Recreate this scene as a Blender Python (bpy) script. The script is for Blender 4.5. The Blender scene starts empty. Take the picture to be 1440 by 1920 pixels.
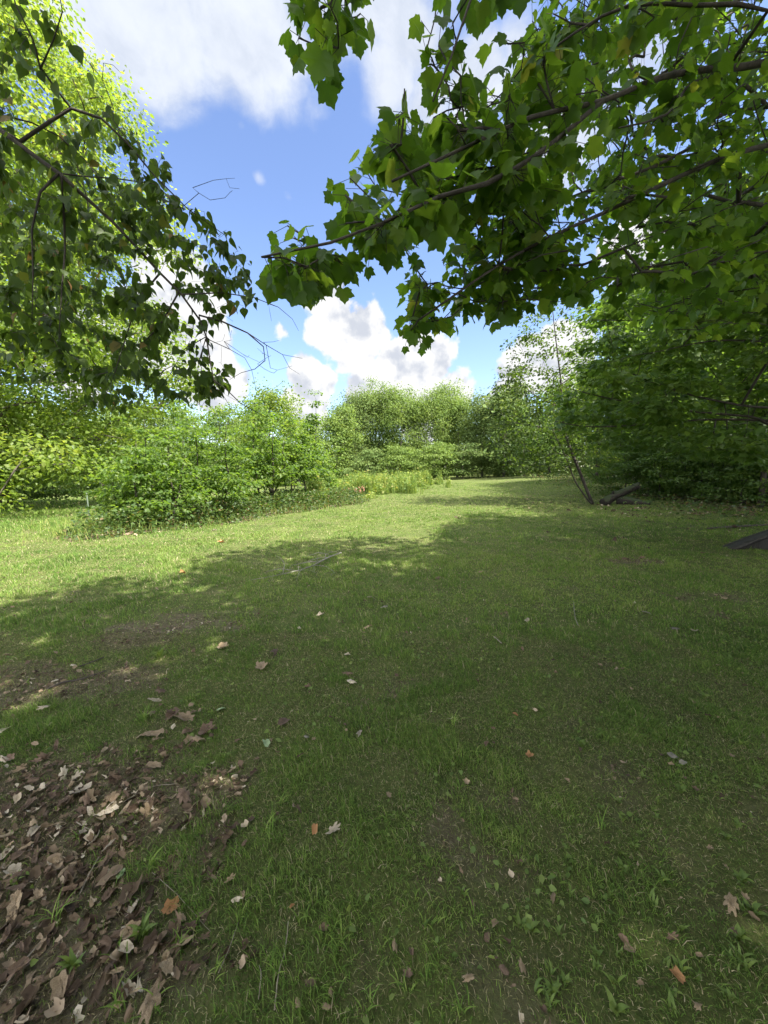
import bpy, math, random
import numpy as np
from mathutils import Vector, Matrix

# ------------------------------------------------------------------ camera, sky, sun, exposure
scene = bpy.context.scene
COL = scene.collection
PITCH = math.radians(6.3)
EYE = np.array([0.0, 0.0, 1.6])
cam_data = bpy.data.cameras.new("camera")
cam_data.sensor_fit = 'HORIZONTAL'; cam_data.sensor_width = 36; cam_data.lens = 18
cam_data.clip_start = 0.05; cam_data.clip_end = 2000
cam = bpy.data.objects.new("camera", cam_data); COL.objects.link(cam)
cam.location = EYE; cam.rotation_euler = (math.radians(90) - PITCH, 0, 0)
scene.camera = cam
scene.view_settings.view_transform = 'Standard'; scene.view_settings.look = 'None'
scene.view_settings.gamma = 1.0; scene.view_settings.exposure = 2.35
scene.cycles.use_denoising = True
scene.cycles.max_bounces = 8; scene.cycles.diffuse_bounces = 4; scene.cycles.transmission_bounces = 4
scene.cycles.glossy_bounces = 2; scene.cycles.sample_clamp_indirect = 4.0

SUN_EL = math.radians(56); SUN_H = np.array([0.86, -0.51]); SUN_H = SUN_H / np.linalg.norm(SUN_H)
SUN_DIR = np.array([SUN_H[0]*math.cos(SUN_EL), SUN_H[1]*math.cos(SUN_EL), math.sin(SUN_EL)])
sl = bpy.data.lights.new("sun", 'SUN'); sl.energy = 3.2; sl.angle = math.radians(0.5); sl.color = (1.0, 0.95, 0.86)
so = bpy.data.objects.new("sun", sl); COL.objects.link(so)
so.rotation_euler = Vector(SUN_DIR).to_track_quat('Z', 'Y').to_euler(); so.location = (20, -10, 30)

def pixdir(px, py):
    """direction through a pixel of the 1440x1920 photo, scaled to y = 1"""
    a = (px-720)/720.0; b = -(py-960)/720.0
    c, s = math.cos(PITCH), math.sin(PITCH)
    y = c + b*s; z = b*c - s
    return np.array([a/y, 1.0, z/y])
def at(px, py, d): return EYE + pixdir(px, py)*d

world = bpy.data.worlds.new("World"); scene.world = world; world.use_nodes = True
def build_world():
    nt = world.node_tree; N = nt.nodes; L = nt.links
    for n in list(N): N.remove(n)
    def nd(t, **k):
        n = N.new(t)
        for a, b in k.items(): setattr(n, a, b)
        return n
    def put(sock, v):
        if isinstance(v, bpy.types.NodeSocket): L.new(v, sock)
        else: sock.default_value = v
    def math_(op, a, b=0.0, c=None, clamp=False):
        n = nd('ShaderNodeMath', operation=op, use_clamp=clamp); put(n.inputs[0], a); put(n.inputs[1], b)
        if c is not None: put(n.inputs[2], c)
        return n.outputs[0]
    def mixc(f, a, b):
        n = nd('ShaderNodeMix', data_type='RGBA'); put(n.inputs['Factor'], f); put(n.inputs[6], a); put(n.inputs[7], b); return n.outputs[2]
    def smooth(v, a, b, c=0.0, d=1.0):
        n = nd('ShaderNodeMapRange', interpolation_type='SMOOTHSTEP'); put(n.inputs[0], v)
        n.inputs[1].default_value = a; n.inputs[2].default_value = b; n.inputs[3].default_value = c; n.inputs[4].default_value = d
        return n.outputs[0]
    tc = nd('ShaderNodeTexCoord').outputs['Generated']
    sky = nd('ShaderNodeTexSky', sky_type='NISHITA', sun_disc=False)
    sky.sun_elevation = SUN_EL; sky.sun_rotation = math.atan2(SUN_H[0], SUN_H[1])
    sky.air_density = 1.0; sky.dust_density = 0.6; sky.ozone_density = 2.5
    hs = nd('ShaderNodeHueSaturation'); hs.inputs['Hue'].default_value = 0.508; hs.inputs['Saturation'].default_value = 1.02
    hs.inputs['Value'].default_value = 0.64
    L.new(sky.outputs[0], hs.inputs['Color'])
    def noise(vec, scale, detail, rough, off=(0, 0, 0)):
        m = nd('ShaderNodeMapping'); put(m.inputs[0], vec); m.inputs['Location'].default_value = off
        n = nd('ShaderNodeTexNoise'); L.new(m.outputs[0], n.inputs['Vector']); n.inputs['Scale'].default_value = scale
        n.inputs['Detail'].default_value = detail; n.inputs['Roughness'].default_value = rough
        return n
    # warp the direction a little so that cloud outlines billow
    w = noise(tc, 5.0, 3, 0.55)
    vs = nd('ShaderNodeVectorMath', operation='SUBTRACT'); L.new(w.outputs['Color'], vs.inputs[0]); vs.inputs[1].default_value = (.5, .5, .5)
    vm = nd('ShaderNodeVectorMath', operation='SCALE'); L.new(vs.outputs[0], vm.inputs[0]); vm.inputs['Scale'].default_value = 0.10
    va = nd('ShaderNodeVectorMath', operation='ADD'); L.new(tc, va.inputs[0]); L.new(vm.outputs[0], va.inputs[1])
    dw = va.outputs[0]
    def blobs(lst):
        tot = None
        for px, py, r, wt in lst:
            c = pixdir(px, py); c = c/np.linalg.norm(c)
            # angular radius from a pixel radius at that place
            c2 = pixdir(px+r, py); c2 = c2/np.linalg.norm(c2); rr = float(np.linalg.norm(c2-c))
            dn = nd('ShaderNodeVectorMath', operation='DISTANCE'); L.new(dw, dn.inputs[0]); dn.inputs[1].default_value = tuple(c)
            v = smooth(dn.outputs['Value'], 0.0, rr*1.5, wt, 0.0)
            tot = v if tot is None else math_('MAXIMUM', tot, v)
        return tot
    # low cumulus
    cum = blobs([(600, 540, 55, 1), (625, 600, 60, 1), (660, 640, 75, 1), (700, 620, 50, 1), (770, 640, 45, .95), (800, 670, 60, 1.0), (740, 700, 90, 1), (690, 740, 80, .95), (590, 715, 55, 1),
                 (580, 760, 60, .9), (850, 740, 60, .95), (800, 770, 80, .9), (930, 760, 60, .85), (1000, 690, 70, 1.0), (1060, 660, 80, 1), (960, 720, 50, .9),
                 (350, 570, 90, 1), (380, 690, 100, 1), (300, 500, 70, .9), (440, 720, 60, .8), (520, 620, 30, .66), (250, 640, 120, .9), (120, 660, 150, .8),
                 (1190, 480, 90, .9), (1270, 640, 120, .8)])
    f1 = noise(tc, 14.0, 9, 0.56)
    s1 = math_('ADD', cum, math_('MULTIPLY', math_('SUBTRACT', f1.outputs['Fac'], 0.5), 1.25))
    d1 = smooth(s1, 0.36, 0.54)
    # upper soft sheets
    up = blobs([(250, 10, 220, 1), (450, 20, 200, 1), (330, 90, 110, .85), (480, 90, 110, .8), (120, -80, 260, 1), (700, -160, 300, 1), (760, 60, 110, 1), (720, 150, 90, .9),
                (790, 200, 90, .9), (880, 150, 110, 1), (960, 90, 80, .8), (1040, 260, 160, .9), (1180, 130, 160, .9), (870, 260, 80, .8), (1300, -100, 300, .8), (440, 235, 30, .58), (485, 340, 26, .58), (550, 370, 26, .52), (590, 200, 80, .5)])
    f2 = noise(dw, 7.0, 8, 0.60, (3, 1, 2))
    s2 = math_('ADD', up, math_('MULTIPLY', math_('SUBTRACT', f2.outputs['Fac'], 0.5), 0.85))
    d2 = smooth(s2, 0.42, 0.86, 0.0, 0.90)
    # unseen bright clouds added behind the camera and to the sides as ambient fill
    f3 = noise(tc, 3.0, 7, 0.6, (7, 3, 1))
    sep = nd('ShaderNodeSeparateXYZ'); L.new(tc, sep.inputs[0])
    side = smooth(sep.outputs['Y'], 0.35, -0.1)
    d3 = math_('MULTIPLY', smooth(f3.outputs['Fac'], 0.44, 0.58), side)
    # self shading of the cumulus: compare density with density a step towards the light
    f1b = noise(tc, 14.0, 6, 0.5, (0.022, -0.004, 0.026))
    diff = math_('SUBTRACT', f1b.outputs['Fac'], f1.outputs['Fac'])
    lowz = smooth(sep.outputs['Z'], 0.10, 0.24)
    shade = smooth(math_('ADD', math_('MULTIPLY', diff, -2.2), math_('MULTIPLY', lowz, 0.22)), -0.22, 0.32)
    ccum = mixc(shade, (1.36, 1.44, 1.62, 1), (2.1, 2.1, 2.1, 1))
    c2n = smooth(f2.outputs['Fac'], 0.35, 0.7)
    cup = mixc(c2n, (1.42, 1.54, 1.76, 1), (1.93, 2.02, 2.14, 1))
    base = mixc(d3, hs.outputs[0], (13.5, 13.0, 12.4, 1))
    base = mixc(d2, base, cup)
    base = mixc(d1, base, ccum)
    bg = nd('ShaderNodeBackground'); L.new(base, bg.inputs['Color']); bg.inputs['Strength'].default_value = 0.10
    out = nd('ShaderNodeOutputWorld'); L.new(bg.outputs[0], out.inputs['Surface'])
build_world()
world.cycles.sampling_method = 'MANUAL'; world.cycles.sample_map_resolution = 512

# ------------------------------------------------------------------ helpers
rng = np.random.default_rng(7)
def vnoise(x, y, seed=0):
    x = np.asarray(x, float); y = np.asarray(y, float)
    xi = np.floor(x).astype(np.int64); yi = np.floor(y).astype(np.int64); fx = x-xi; fy = y-yi
    def h(a, b):
        n = (a*374761393 + b*668265263 + seed*974634777) & 0x7fffffff
        n = ((n ^ (n >> 13))*1274126177) & 0x7fffffff
        return ((n ^ (n >> 16)) & 0xffff)/65535.0
    u = fx*fx*(3-2*fx); v = fy*fy*(3-2*fy)
    return (h(xi, yi)*(1-u)+h(xi+1, yi)*u)*(1-v) + (h(xi, yi+1)*(1-u)+h(xi+1, yi+1)*u)*v
def fbm(x, y, seed=0, o=4):
    t = 0; a = .5; s = 0
    for k in range(o):
        t = t + a*vnoise(np.asarray(x)*2**k, np.asarray(y)*2**k, seed+k); s += a; a *= .5
    return t/s
def sstep(a, b, x):
    t = np.clip((np.asarray(x, float)-a)/(b-a), 0, 1); return t*t*(3-2*t)
def ground_z(x, y):
    x = np.asarray(x, float); y = np.asarray(y, float)
    z = (fbm(x*.35+5, y*.35, 11, 3)-.5)*.16*sstep(1, 6, np.hypot(x, y))
    z = z - 1.0*sstep(16, 34, y)*sstep(-5, -16, x - 0.0)
    z = z + 0.45*sstep(10, 40, y)*sstep(-3, 6, x)
    z = z + 0.35*sstep(9, 16, x)
    z = z + (fbm(x*3, y*3, 31, 3)-.5)*.035
    return z
def ground_at(px, py):
    d = pixdir(px, py); t = 3.0
    lo, hi = 0.3, 150.0
    for _ in range(50):
        t = (lo+hi)/2; p = EYE + d*t
        if p[2] > ground_z(p[0], p[1]): lo = t
        else: hi = t
    p = EYE + d*t; return np.array([p[0], p[1], float(ground_z(p[0], p[1]))])

def to_pix(P):
    P = np.atleast_2d(P) - EYE
    c, s = math.cos(PITCH), math.sin(PITCH)
    f = P[:, 1]*c - P[:, 2]*s; u = P[:, 1]*s + P[:, 2]*c
    f2 = np.where(np.abs(f) < 1e-6, 1e-6, f)
    return 720 + 720*P[:, 0]/f2, 960 - 720*u/f2, f
def in_poly(px, py, poly):
    px = np.asarray(px); py = np.asarray(py); r = np.zeros(px.shape, bool); n = len(poly)
    for i in range(n):
        x1, y1 = poly[i]; x2, y2 = poly[(i+1) % n]
        if y1 == y2: continue
        c = ((y1 > py) != (y2 > py)) & (px < (x2-x1)*(py-y1)/(y2-y1)+x1)
        r ^= c
    return r

def mk_mesh(name, V, F, mat, attr=None, smooth=False):
    """V (n,3); F list of int arrays (m,k)"""
    me = bpy.data.meshes.new(name); V = np.asarray(V, np.float32)
    me.vertices.add(len(V)); me.vertices.foreach_set('co', V.ravel())
    F = [np.asarray(f, np.int32) for f in F if len(f)]
    loops = np.concatenate([f.ravel() for f in F]); tot = np.concatenate([np.full(len(f), f.shape[1], np.int32) for f in F])
    st = np.concatenate([[0], np.cumsum(tot)[:-1]]).astype(np.int32)
    me.loops.add(len(loops)); me.loops.foreach_set('vertex_index', loops)
    me.polygons.add(len(tot)); me.polygons.foreach_set('loop_start', st); me.polygons.foreach_set('loop_total', tot)
    if smooth: me.polygons.foreach_set('use_smooth', np.ones(len(tot), bool))
    if attr is not None:
        for k, v in attr.items():
            a = me.attributes.new(k, 'FLOAT', 'POINT'); a.data.foreach_set('value', np.asarray(v, np.float32))
    me.update(); me.validate()
    if mat: me.materials.append(mat)
    return me
def link(name, me, parent=None, loc=None):
    o = bpy.data.objects.new(name, me); COL.objects.link(o)
    if parent is not None: o.parent = parent
    if loc is not None: o.location = loc
    return o
def tag(o, label=None, cat=None, group=None, kind=None):
    if label: o['label'] = label
    if cat: o['category'] = cat
    if group: o['group'] = group
    if kind: o['kind'] = kind
    return o
def empty(name, loc, label, cat, group=None):
    o = link(name, None, None, loc); o.empty_display_size = .2
    return tag(o, label, cat, group)

# ------------------------------------------------------------------ materials
def new_mat(name):
    m = bpy.data.materials.new(name); m.use_nodes = True; nt = m.node_tree
    for n in list(nt.nodes): nt.nodes.remove(n)
    return m, nt, nt.nodes, nt.links
def ramp(N, stops):
    r = N.new('ShaderNodeValToRGB'); e = r.color_ramp.elements
    while len(e) < len(stops): e.new(.5)
    for i, (p, c) in enumerate(stops): e[i].position = p; e[i].color = (*c, 1)
    return r
def leafmat(name, stops, tstops=None, tf=0.42, rough=0.5, spec=0.35, nscale=None):
    m, nt, N, L = new_mat(name)
    at_ = N.new('ShaderNodeAttribute'); at_.attribute_name = 'lv'
    r = ramp(N, stops); L.new(at_.outputs['Fac'], r.inputs[0])
    if tstops is None: tstops = [(p, (c[0]*2.6, c[1]*2.3, c[2]*1.1)) for p, c in stops]
    r2 = ramp(N, tstops); L.new(at_.outputs['Fac'], r2.inputs[0])
    p = N.new('ShaderNodeBsdfPrincipled'); L.new(r.outputs[0], p.inputs['Base Color'])
    p.inputs['Roughness'].default_value = rough; p.inputs['Specular IOR Level'].default_value = spec
    t = N.new('ShaderNodeBsdfTranslucent'); L.new(r2.outputs[0], t.inputs[0])
    mx = N.new('ShaderNodeMixShader'); mx.inputs[0].default_value = tf; L.new(p.outputs[0], mx.inputs[1]); L.new(t.outputs[0], mx.inputs[2])
    o = N.new('ShaderNodeOutputMaterial'); L.new(mx.outputs[0], o.inputs[0]); return m
def barkmat(name, c1, c2, scale=12, bump=.6):
    m, nt, N, L = new_mat(name)
    tc = N.new('ShaderNodeTexCoord'); mp = N.new('ShaderNodeMapping'); mp.inputs['Scale'].default_value = (1, 1, .25)
    L.new(tc.outputs['Object'], mp.inputs[0])
    n = N.new('ShaderNodeTexNoise'); n.inputs['Scale'].default_value = scale; n.inputs['Detail'].default_value = 8; n.inputs['Roughness'].default_value = .65
    L.new(mp.outputs[0], n.inputs['Vector'])
    r = ramp(N, [(.3, c1), (.7, c2)]); L.new(n.outputs['Fac'], r.inputs[0])
    p = N.new('ShaderNodeBsdfPrincipled'); L.new(r.outputs[0], p.inputs['Base Color']); p.inputs['Roughness'].default_value = .9
    b = N.new('ShaderNodeBump'); b.inputs['Strength'].default_value = bump; b.inputs['Distance'].default_value = .02
    L.new(n.outputs['Fac'], b.inputs['Height']); L.new(b.outputs[0], p.inputs['Normal'])
    o = N.new('ShaderNodeOutputMaterial'); L.new(p.outputs[0], o.inputs[0]); return m

M_maple = leafmat('maple_leaf_green', [(0, (.036, .070, .013)), (.5, (.052, .098, .017)), (.95, (.085, .135, .024)), (1, (.16, .13, .03))],
                  [(0, (.13, .26, .015)), (.5, (.20, .37, .02)), (.95, (.32, .47, .03)), (1, (.50, .36, .05))], tf=.5)
M_birch = leafmat('birch_leaf_green', [(0, (.026, .046, .012)), (.6, (.042, .068, .016)), (.95, (.07, .11, .02)), (1, (.15, .09, .03))],
                  [(0, (.09, .16, .015)), (.6, (.14, .22, .02)), (.95, (.22, .34, .03)), (1, (.40, .2, .05))], tf=.40, spec=.2)
M_bright = leafmat('bright_leaf_green', [(0, (.065, .110, .018)), (.6, (.110, .160, .025)), (.97, (.16, .20, .04)), (1, (.28, .17, .05))],
                   [(0, (.20, .34, .03)), (.6, (.34, .47, .04)), (1, (.46, .50, .06))], tf=.45)
M_wood = leafmat('woodland_leaf', [(0, (.040, .080, .018)), (.5, (.064, .112, .024)), (1, (.10, .150, .030))],
                 [(0, (.11, .22, .02)), (.5, (.18, .31, .03)), (1, (.28, .40, .05))], tf=.40)
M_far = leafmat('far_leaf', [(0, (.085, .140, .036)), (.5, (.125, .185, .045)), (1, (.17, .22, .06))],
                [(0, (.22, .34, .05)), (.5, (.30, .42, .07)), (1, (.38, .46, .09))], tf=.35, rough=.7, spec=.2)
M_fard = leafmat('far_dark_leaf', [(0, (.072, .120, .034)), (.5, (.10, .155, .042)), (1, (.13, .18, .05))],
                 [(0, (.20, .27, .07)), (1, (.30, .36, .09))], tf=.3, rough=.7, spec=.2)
M_sap = leafmat('sapling_leaf', [(0, (.040, .080, .016)), (.5, (.068, .118, .022)), (.96, (.12, .17, .03)), (1, (.18, .15, .04))],
                [(0, (.15, .28, .02)), (.5, (.24, .39, .03)), (1, (.36, .48, .05))], tf=.45)
M_weed = leafmat('weed_leaf', [(0, (.085, .15, .035)), (.5, (.15, .22, .05)), (.9, (.24, .28, .08)), (1, (.38, .32, .14))], tf=.35, rough=.7)
M_under = leafmat('undergrowth_leaf', [(0, (.030, .060, .015)), (.6, (.055, .100, .02)), (.85, (.08, .12, .03)), (1, (.15, .11, .06))], tf=.35)
M_grass = leafmat('grass_blade', [(0, (.045, .095, .018)), (.30, (.100, .175, .032)), (.60, (.150, .235, .045)), (.84, (.24, .32, .075)), (.88, (.24, .21, .10)), (1, (.42, .36, .23))],
                  [(0, (.12, .22, .03)), (.5, (.24, .36, .05)), (.85, (.34, .42, .08)), (1, (.40, .34, .18))], tf=.32, rough=.65, spec=.2)
M_thatch = leafmat('dry_thatch', [(0, (.050, .040, .024)), (.4, (.14, .13, .06)), (.65, (.12, .17, .04)), (.85, (.29, .25, .14)), (1, (.44, .38, .26))], tf=.15, rough=.9, spec=.1)
M_broad = leafmat('broad_weed_leaf', [(0, (.08, .13, .035)), (.6, (.12, .18, .045)), (1, (.17, .22, .06))], tf=.35, rough=.55, spec=.3)
M_bark = barkmat('bark_grey_brown', (.035, .028, .022), (.115, .095, .075))
M_barkd = barkmat('bark_dark', (.018, .014, .012), (.060, .048, .038), 20)
M_barkf = barkmat('bark_far', (.10, .085, .07), (.22, .20, .17), 6)
M_stick = barkmat('dry_stick', (.16, .13, .09), (.36, .31, .23), 30)
M_stickd = barkmat('dark_stick', (.03, .024, .02), (.09, .07, .055), 30)
M_stickg = barkmat('grey_twig', (.13, .12, .095), (.28, .26, .21), 30)

def dryleaf(name, c1, c2, tf=.15):
    m, nt, N, L = new_mat(name)
    tc = N.new('ShaderNodeTexCoord'); n = N.new('ShaderNodeTexNoise'); n.inputs['Scale'].default_value = 35; n.inputs['Detail'].default_value = 5
    L.new(tc.outputs['Object'], n.inputs['Vector']); r = ramp(N, [(.35, c1), (.65, c2)]); L.new(n.outputs['Fac'], r.inputs[0])
    oi = N.new('ShaderNodeObjectInfo'); hs = N.new('ShaderNodeHueSaturation'); mr = N.new('ShaderNodeMapRange'); L.new(oi.outputs['Random'], mr.inputs[0])
    mr.inputs[3].default_value = .7; mr.inputs[4].default_value = 1.3; L.new(mr.outputs[0], hs.inputs['Value']); L.new(r.outputs[0], hs.inputs['Color'])
    p = N.new('ShaderNodeBsdfPrincipled'); L.new(hs.outputs[0], p.inputs['Base Color']); p.inputs['Roughness'].default_value = .75
    t = N.new('ShaderNodeBsdfTranslucent'); L.new(hs.outputs[0], t.inputs[0]); mx = N.new('ShaderNodeMixShader'); mx.inputs[0].default_value = tf
    L.new(p.outputs[0], mx.inputs[1]); L.new(t.outputs[0], mx.inputs[2]); o = N.new('ShaderNodeOutputMaterial'); L.new(mx.outputs[0], o.inputs[0]); return m
D_tan = dryleaf('dead_leaf_tan', (.19, .13, .075), (.36, .27, .165))
D_brown = dryleaf('dead_leaf_brown', (.095, .058, .036), (.19, .125, .08))
D_pale = dryleaf('dead_leaf_pale', (.34, .28, .195), (.54, .46, .35))
D_orange = dryleaf('dead_leaf_orange', (.24, .115, .045), (.40, .21, .085))
D_grey = dryleaf('dead_leaf_grey', (.16, .145, .115), (.26, .235, .19))
D_green = dryleaf('fallen_green_leaf', (.22, .32, .13), (.40, .48, .28))
D_red = dryleaf('red_leaf', (.30, .11, .07), (.36, .19, .11))
M_litter = leafmat('litter_leaf', [(0, (.060, .038, .024)), (.35, (.125, .085, .052)), (.65, (.21, .15, .095)), (.88, (.36, .28, .19)), (1, (.60, .52, .40))],
                   [(0, (.06, .04, .02)), (1, (.4, .3, .2))], tf=.1, rough=.75, spec=.3)

# ------------------------------------------------------------------ ground with bare soil where the turf is worn away
def ell(x, y, px, py, rx, ry):
    """soft blob on the ground round the place seen at a photo pixel; rx ry in metres"""
    c = ground_at(px, py); return np.exp(-(((x-c[0])/rx)**2 + ((y-c[1])/ry)**2))
ISL = [ground_at(*p)[:2] for p in [(200, 990), (330, 992), (480, 968), (590, 950), (640, 925), (560, 915), (400, 925), (260, 945)]]
def isl_mask(x, y):
    # distance to the island's axis
    a = np.array([-6.9, 9.9]); b = np.array([-3.0, 19.5]); ab = b-a
    t = np.clip(((x-a[0])*ab[0]+(y-a[1])*ab[1])/(ab@ab), 0, 1)
    d = np.hypot(x-a[0]-t*ab[0], y-a[1]-t*ab[1]); return sstep(1.0, 0.0, (d-(0.75+1.0*t))/.7)
def bare(x, y):
    x = np.asarray(x, float); y = np.asarray(y, float)
    n = fbm(x*2.2, y*2.2, 3, 5); n2 = fbm(x*7, y*7, 9, 3)
    b = 1.12*ell(x, y, 30, 1530, .46, .38) + 1.0*ell(x, y, -40, 1750, .42, .38) + .65*ell(x, y, 120, 1800, .25, .18) + .75*ell(x, y, 400, 1800, .30, .10)
    b += .95*ell(x, y, 60, 1290, .9, .30) + .85*ell(x, y, 250, 1200, .55, .45) + .85*ell(x, y, 370, 1170, .55, .35) + .65*ell(x, y, 360, 1360, .22, .16)
    b += .6*ell(x, y, 340, 1490, .25, .12) + .45*ell(x, y, 480, 1600, .22, .12) + .5*ell(x, y, 1380, 1520, .25, .15) + .45*ell(x, y, 1000, 1260, .5, .25)
    b += 2.0*ell(x, y, 1185, 1053, .50, .20) + .5*ell(x, y, 1350, 1120, .6, .3) + .45*ell(x, y, 1300, 1690, .2, .1)
    b += .35*ell(x, y, 700, 1330, .3, .2)
    b += .8*sstep(10.2, 13, x - .15*(y-12))*sstep(6, 9, y)      # leaf-strewn woodland floor
    b += .55*np.exp(-(((x-9.5)/2.6)**2+((y-14.3)/1.3)**2))
    b += 1.0*isl_mask(x, y)
    b += .36*sstep(3.4, 1.2, y)
    return np.clip(sstep(.34, .98, b + (n-.5)*1.6 + (n2-.5)*1.3), 0, 1)
def build_ground():
    n = 420
    u = np.linspace(-1, 1, n); xs = np.sinh(u*5.2)/math.sinh(5.2)*420
    v = np.linspace(0, 1, n); ys = -25 + 0*v
    vv = np.linspace(-1, 1, 520); ys = np.sinh(vv*5.2)/math.sinh(5.2)*420 + 2.5
    X, Y = np.meshgrid(xs, ys); Z = ground_z(X, Y)
    ny, nx = X.shape
    V = np.stack([X.ravel(), Y.ravel(), Z.ravel()], 1); idx = np.arange(nx*ny).reshape(ny, nx)
    F = np.stack([idx[:-1, :-1].ravel(), idx[:-1, 1:].ravel(), idx[1:, 1:].ravel(), idx[1:, :-1].ravel()], 1)
    m, nt, N, L = new_mat('turf_and_soil')
    a = N.new('ShaderNodeAttribute'); a.attribute_name = 'bare'
    tc = N.new('ShaderNodeTexCoord')
    def nz(s, d, r=.6):
        k = N.new('ShaderNodeTexNoise'); k.inputs['Scale'].default_value = s; k.inputs['Detail'].default_value = d; k.inputs['Roughness'].default_value = r
        L.new(tc.outputs['Object'], k.inputs['Vector']); return k.outputs['Fac']
    g1 = ramp(N, [(.30, (.038, .052, .016)), (.5, (.080, .108, .028)), (.70, (.15, .170, .05))]); L.new(nz(1.3, 8, .7), g1.inputs[0])
    g2 = ramp(N, [(.35, (.045, .058, .020)), (.6, (.12, .14, .045)), (.8, (.24, .22, .11))]); L.new(nz(28, 5, .7), g2.inputs[0])
    mg = N.new('ShaderNodeMix'); mg.data_type = 'RGBA'; mg.inputs[0].default_value = .5; L.new(g1.outputs[0], mg.inputs[6]); L.new(g2.outputs[0], mg.inputs[7])
    d1 = ramp(N, [(.3, (.060, .044, .030)), (.5, (.13, .10, .07)), (.72, (.25, .205, .15))]); L.new(nz(22, 9, .75), d1.inputs[0])
    # soil colour replaces the turf colour where the bare mask is high
    mx = N.new('ShaderNodeMix'); mx.data_type = 'RGBA'; L.new(a.outputs['Fac'], mx.inputs[0]); L.new(mg.outputs[2], mx.inputs[6]); L.new(d1.outputs[0], mx.inputs[7])
    p = N.new('ShaderNodeBsdfPrincipled'); p.inputs['Roughness'].default_value = 1; p.inputs['Specular IOR Level'].default_value = .1; L.new(mx.outputs[2], p.inputs['Base Color'])
    b = N.new('ShaderNodeBump'); b.inputs['Strength'].default_value = .9; b.inputs['Distance'].default_value = .02; L.new(nz(45, 6, .7), b.inputs['Height']); L.new(b.outputs[0], p.inputs['Normal'])
    o = N.new('ShaderNodeOutputMaterial'); L.new(p.outputs[0], o.inputs[0])
    me = mk_mesh('ground', V, [F], m, {'bare': bare(V[:, 0], V[:, 1])*.8}, smooth=True)
    tag(link('ground', me), kind='structure')
build_ground()

# ------------------------------------------------------------------ leaf templates (x across, y towards the tip, z up); triangles
def fan(outline, zc=0.0, centre=(0, .45)):
    P = [(centre[0], centre[1], zc)] + [tuple(p) for p in outline]; n = len(outline)
    return np.array(P, float), np.array([(0, 1+i, 1+(i+1) % n) for i in range(n)])
def sym(half):
    """half outline from base to tip on the right, mirrored"""
    return half + [(-x, y, z) for x, y, z in reversed(half[1:-1])]
def maple_t(fold, droop):
    h = [(0, .06), (.16, -.03), (.36, -.06), (.44, .04), (.62, .14), (.56, .24), (.60, .34), (.70, .46), (.76, .62), (.60, .64), (.50, .70), (.36, .68), (.36, .80), (.26, .88), (.14, .94), (.0, 1.14)]
    h = [(x, y, abs(x)*fold - droop*max(0, y-.4)**2 - droop*1.2*x*x) for x, y in h]
    P, F = fan(sym(h), 0.0, (0, .34)); P[:, 0] *= .85; P[:, 1] *= .92; return P, F
def maple_lo(fold, droop):
    h = [(0, .02), (.34, -.05), (.60, .14), (.54, .32), (.72, .60), (.40, .64), (.24, .88), (.0, 1.1)]
    h = [(x, y, abs(x)*fold - droop*max(0, y-.4)**2 - droop*x*x) for x, y in h]
    P, F = fan(sym(h), 0.0, (0, .34)); P[:, 0] *= .85; return P, F
def birch_t(fold, droop):
    h = [(0, 0), (.20, .0), (.40, .12), (.44, .28), (.34, .52), (.18, .74), (.07, .92), (0, 1.12)]
    h = [(x, y, abs(x)*fold - droop*max(0, y-.3)**2) for x, y in h]
    return fan(sym(h), -.02, (0, .35))
def quad_t(fold, w=.36):
    P = np.array([(0, 0, 0), (w, .45, fold*w), (0, 1, -.08), (-w, .45, fold*w)], float)
    return P, np.array([(0, 1, 2), (0, 2, 3)])
def hex_t(fold, w=.33):
    P = np.array([(0, 0, 0), (w, .28, fold*w), (w*.8, .66, fold*w*.6), (0, 1, -.14), (-w*.8, .66, fold*w*.6), (-w, .28, fold*w)], float)
    return P, np.array([(0, 1, 2), (0, 2, 3), (0, 3, 4), (0, 4, 5)])
T_MAPLE = [maple_t(.25, .25), maple_t(-.05, .45), maple_t(.45, .1)]
T_MAPLELO = [maple_lo(.25, .3), maple_lo(-.05, .5)]
T_BIRCH = [birch_t(.25, .2), birch_t(.05, .45), birch_t(-.2, .3)]
T_QUAD = [quad_t(.3), quad_t(-.2)]
T_HEX = [hex_t(.35), hex_t(-.1)]

def unit(a): return a/np.maximum(np.linalg.norm(a, axis=1, keepdims=True), 1e-9)
def leaves_mesh(name, pos, tip, nrm, size, templates, mat, r, lv=None):
    n = len(pos); tip = unit(tip); nrm = nrm - (nrm*tip).sum(1, keepdims=True)*tip; nrm = unit(nrm)
    side = np.cross(tip, nrm); which = r.integers(0, len(templates), n)
    if lv is None: lv = r.random(n)
    Vs, Fs, As = [], [], []; off = 0
    for k, (T, F) in enumerate(templates):
        s = which == k; m = int(s.sum())
        if not m: continue
        sx = (.85+.3*r.random(m))[:, None, None]
        V = pos[s][:, None, :] + size[s][:, None, None]*(T[None, :, 0:1]*sx*side[s][:, None, :] + T[None, :, 1:2]*tip[s][:, None, :] + T[None, :, 2:3]*nrm[s][:, None, :])
        Fk = F[None]+(np.arange(m)*len(T))[:, None, None]+off
        Vs.append(V.reshape(-1, 3)); Fs.append(Fk.reshape(-1, 3)); As.append(np.repeat(lv[s], len(T))); off += m*len(T)
    return mk_mesh(name, np.concatenate(Vs), [np.concatenate(Fs)], mat, {'lv': np.concatenate(As)})

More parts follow.
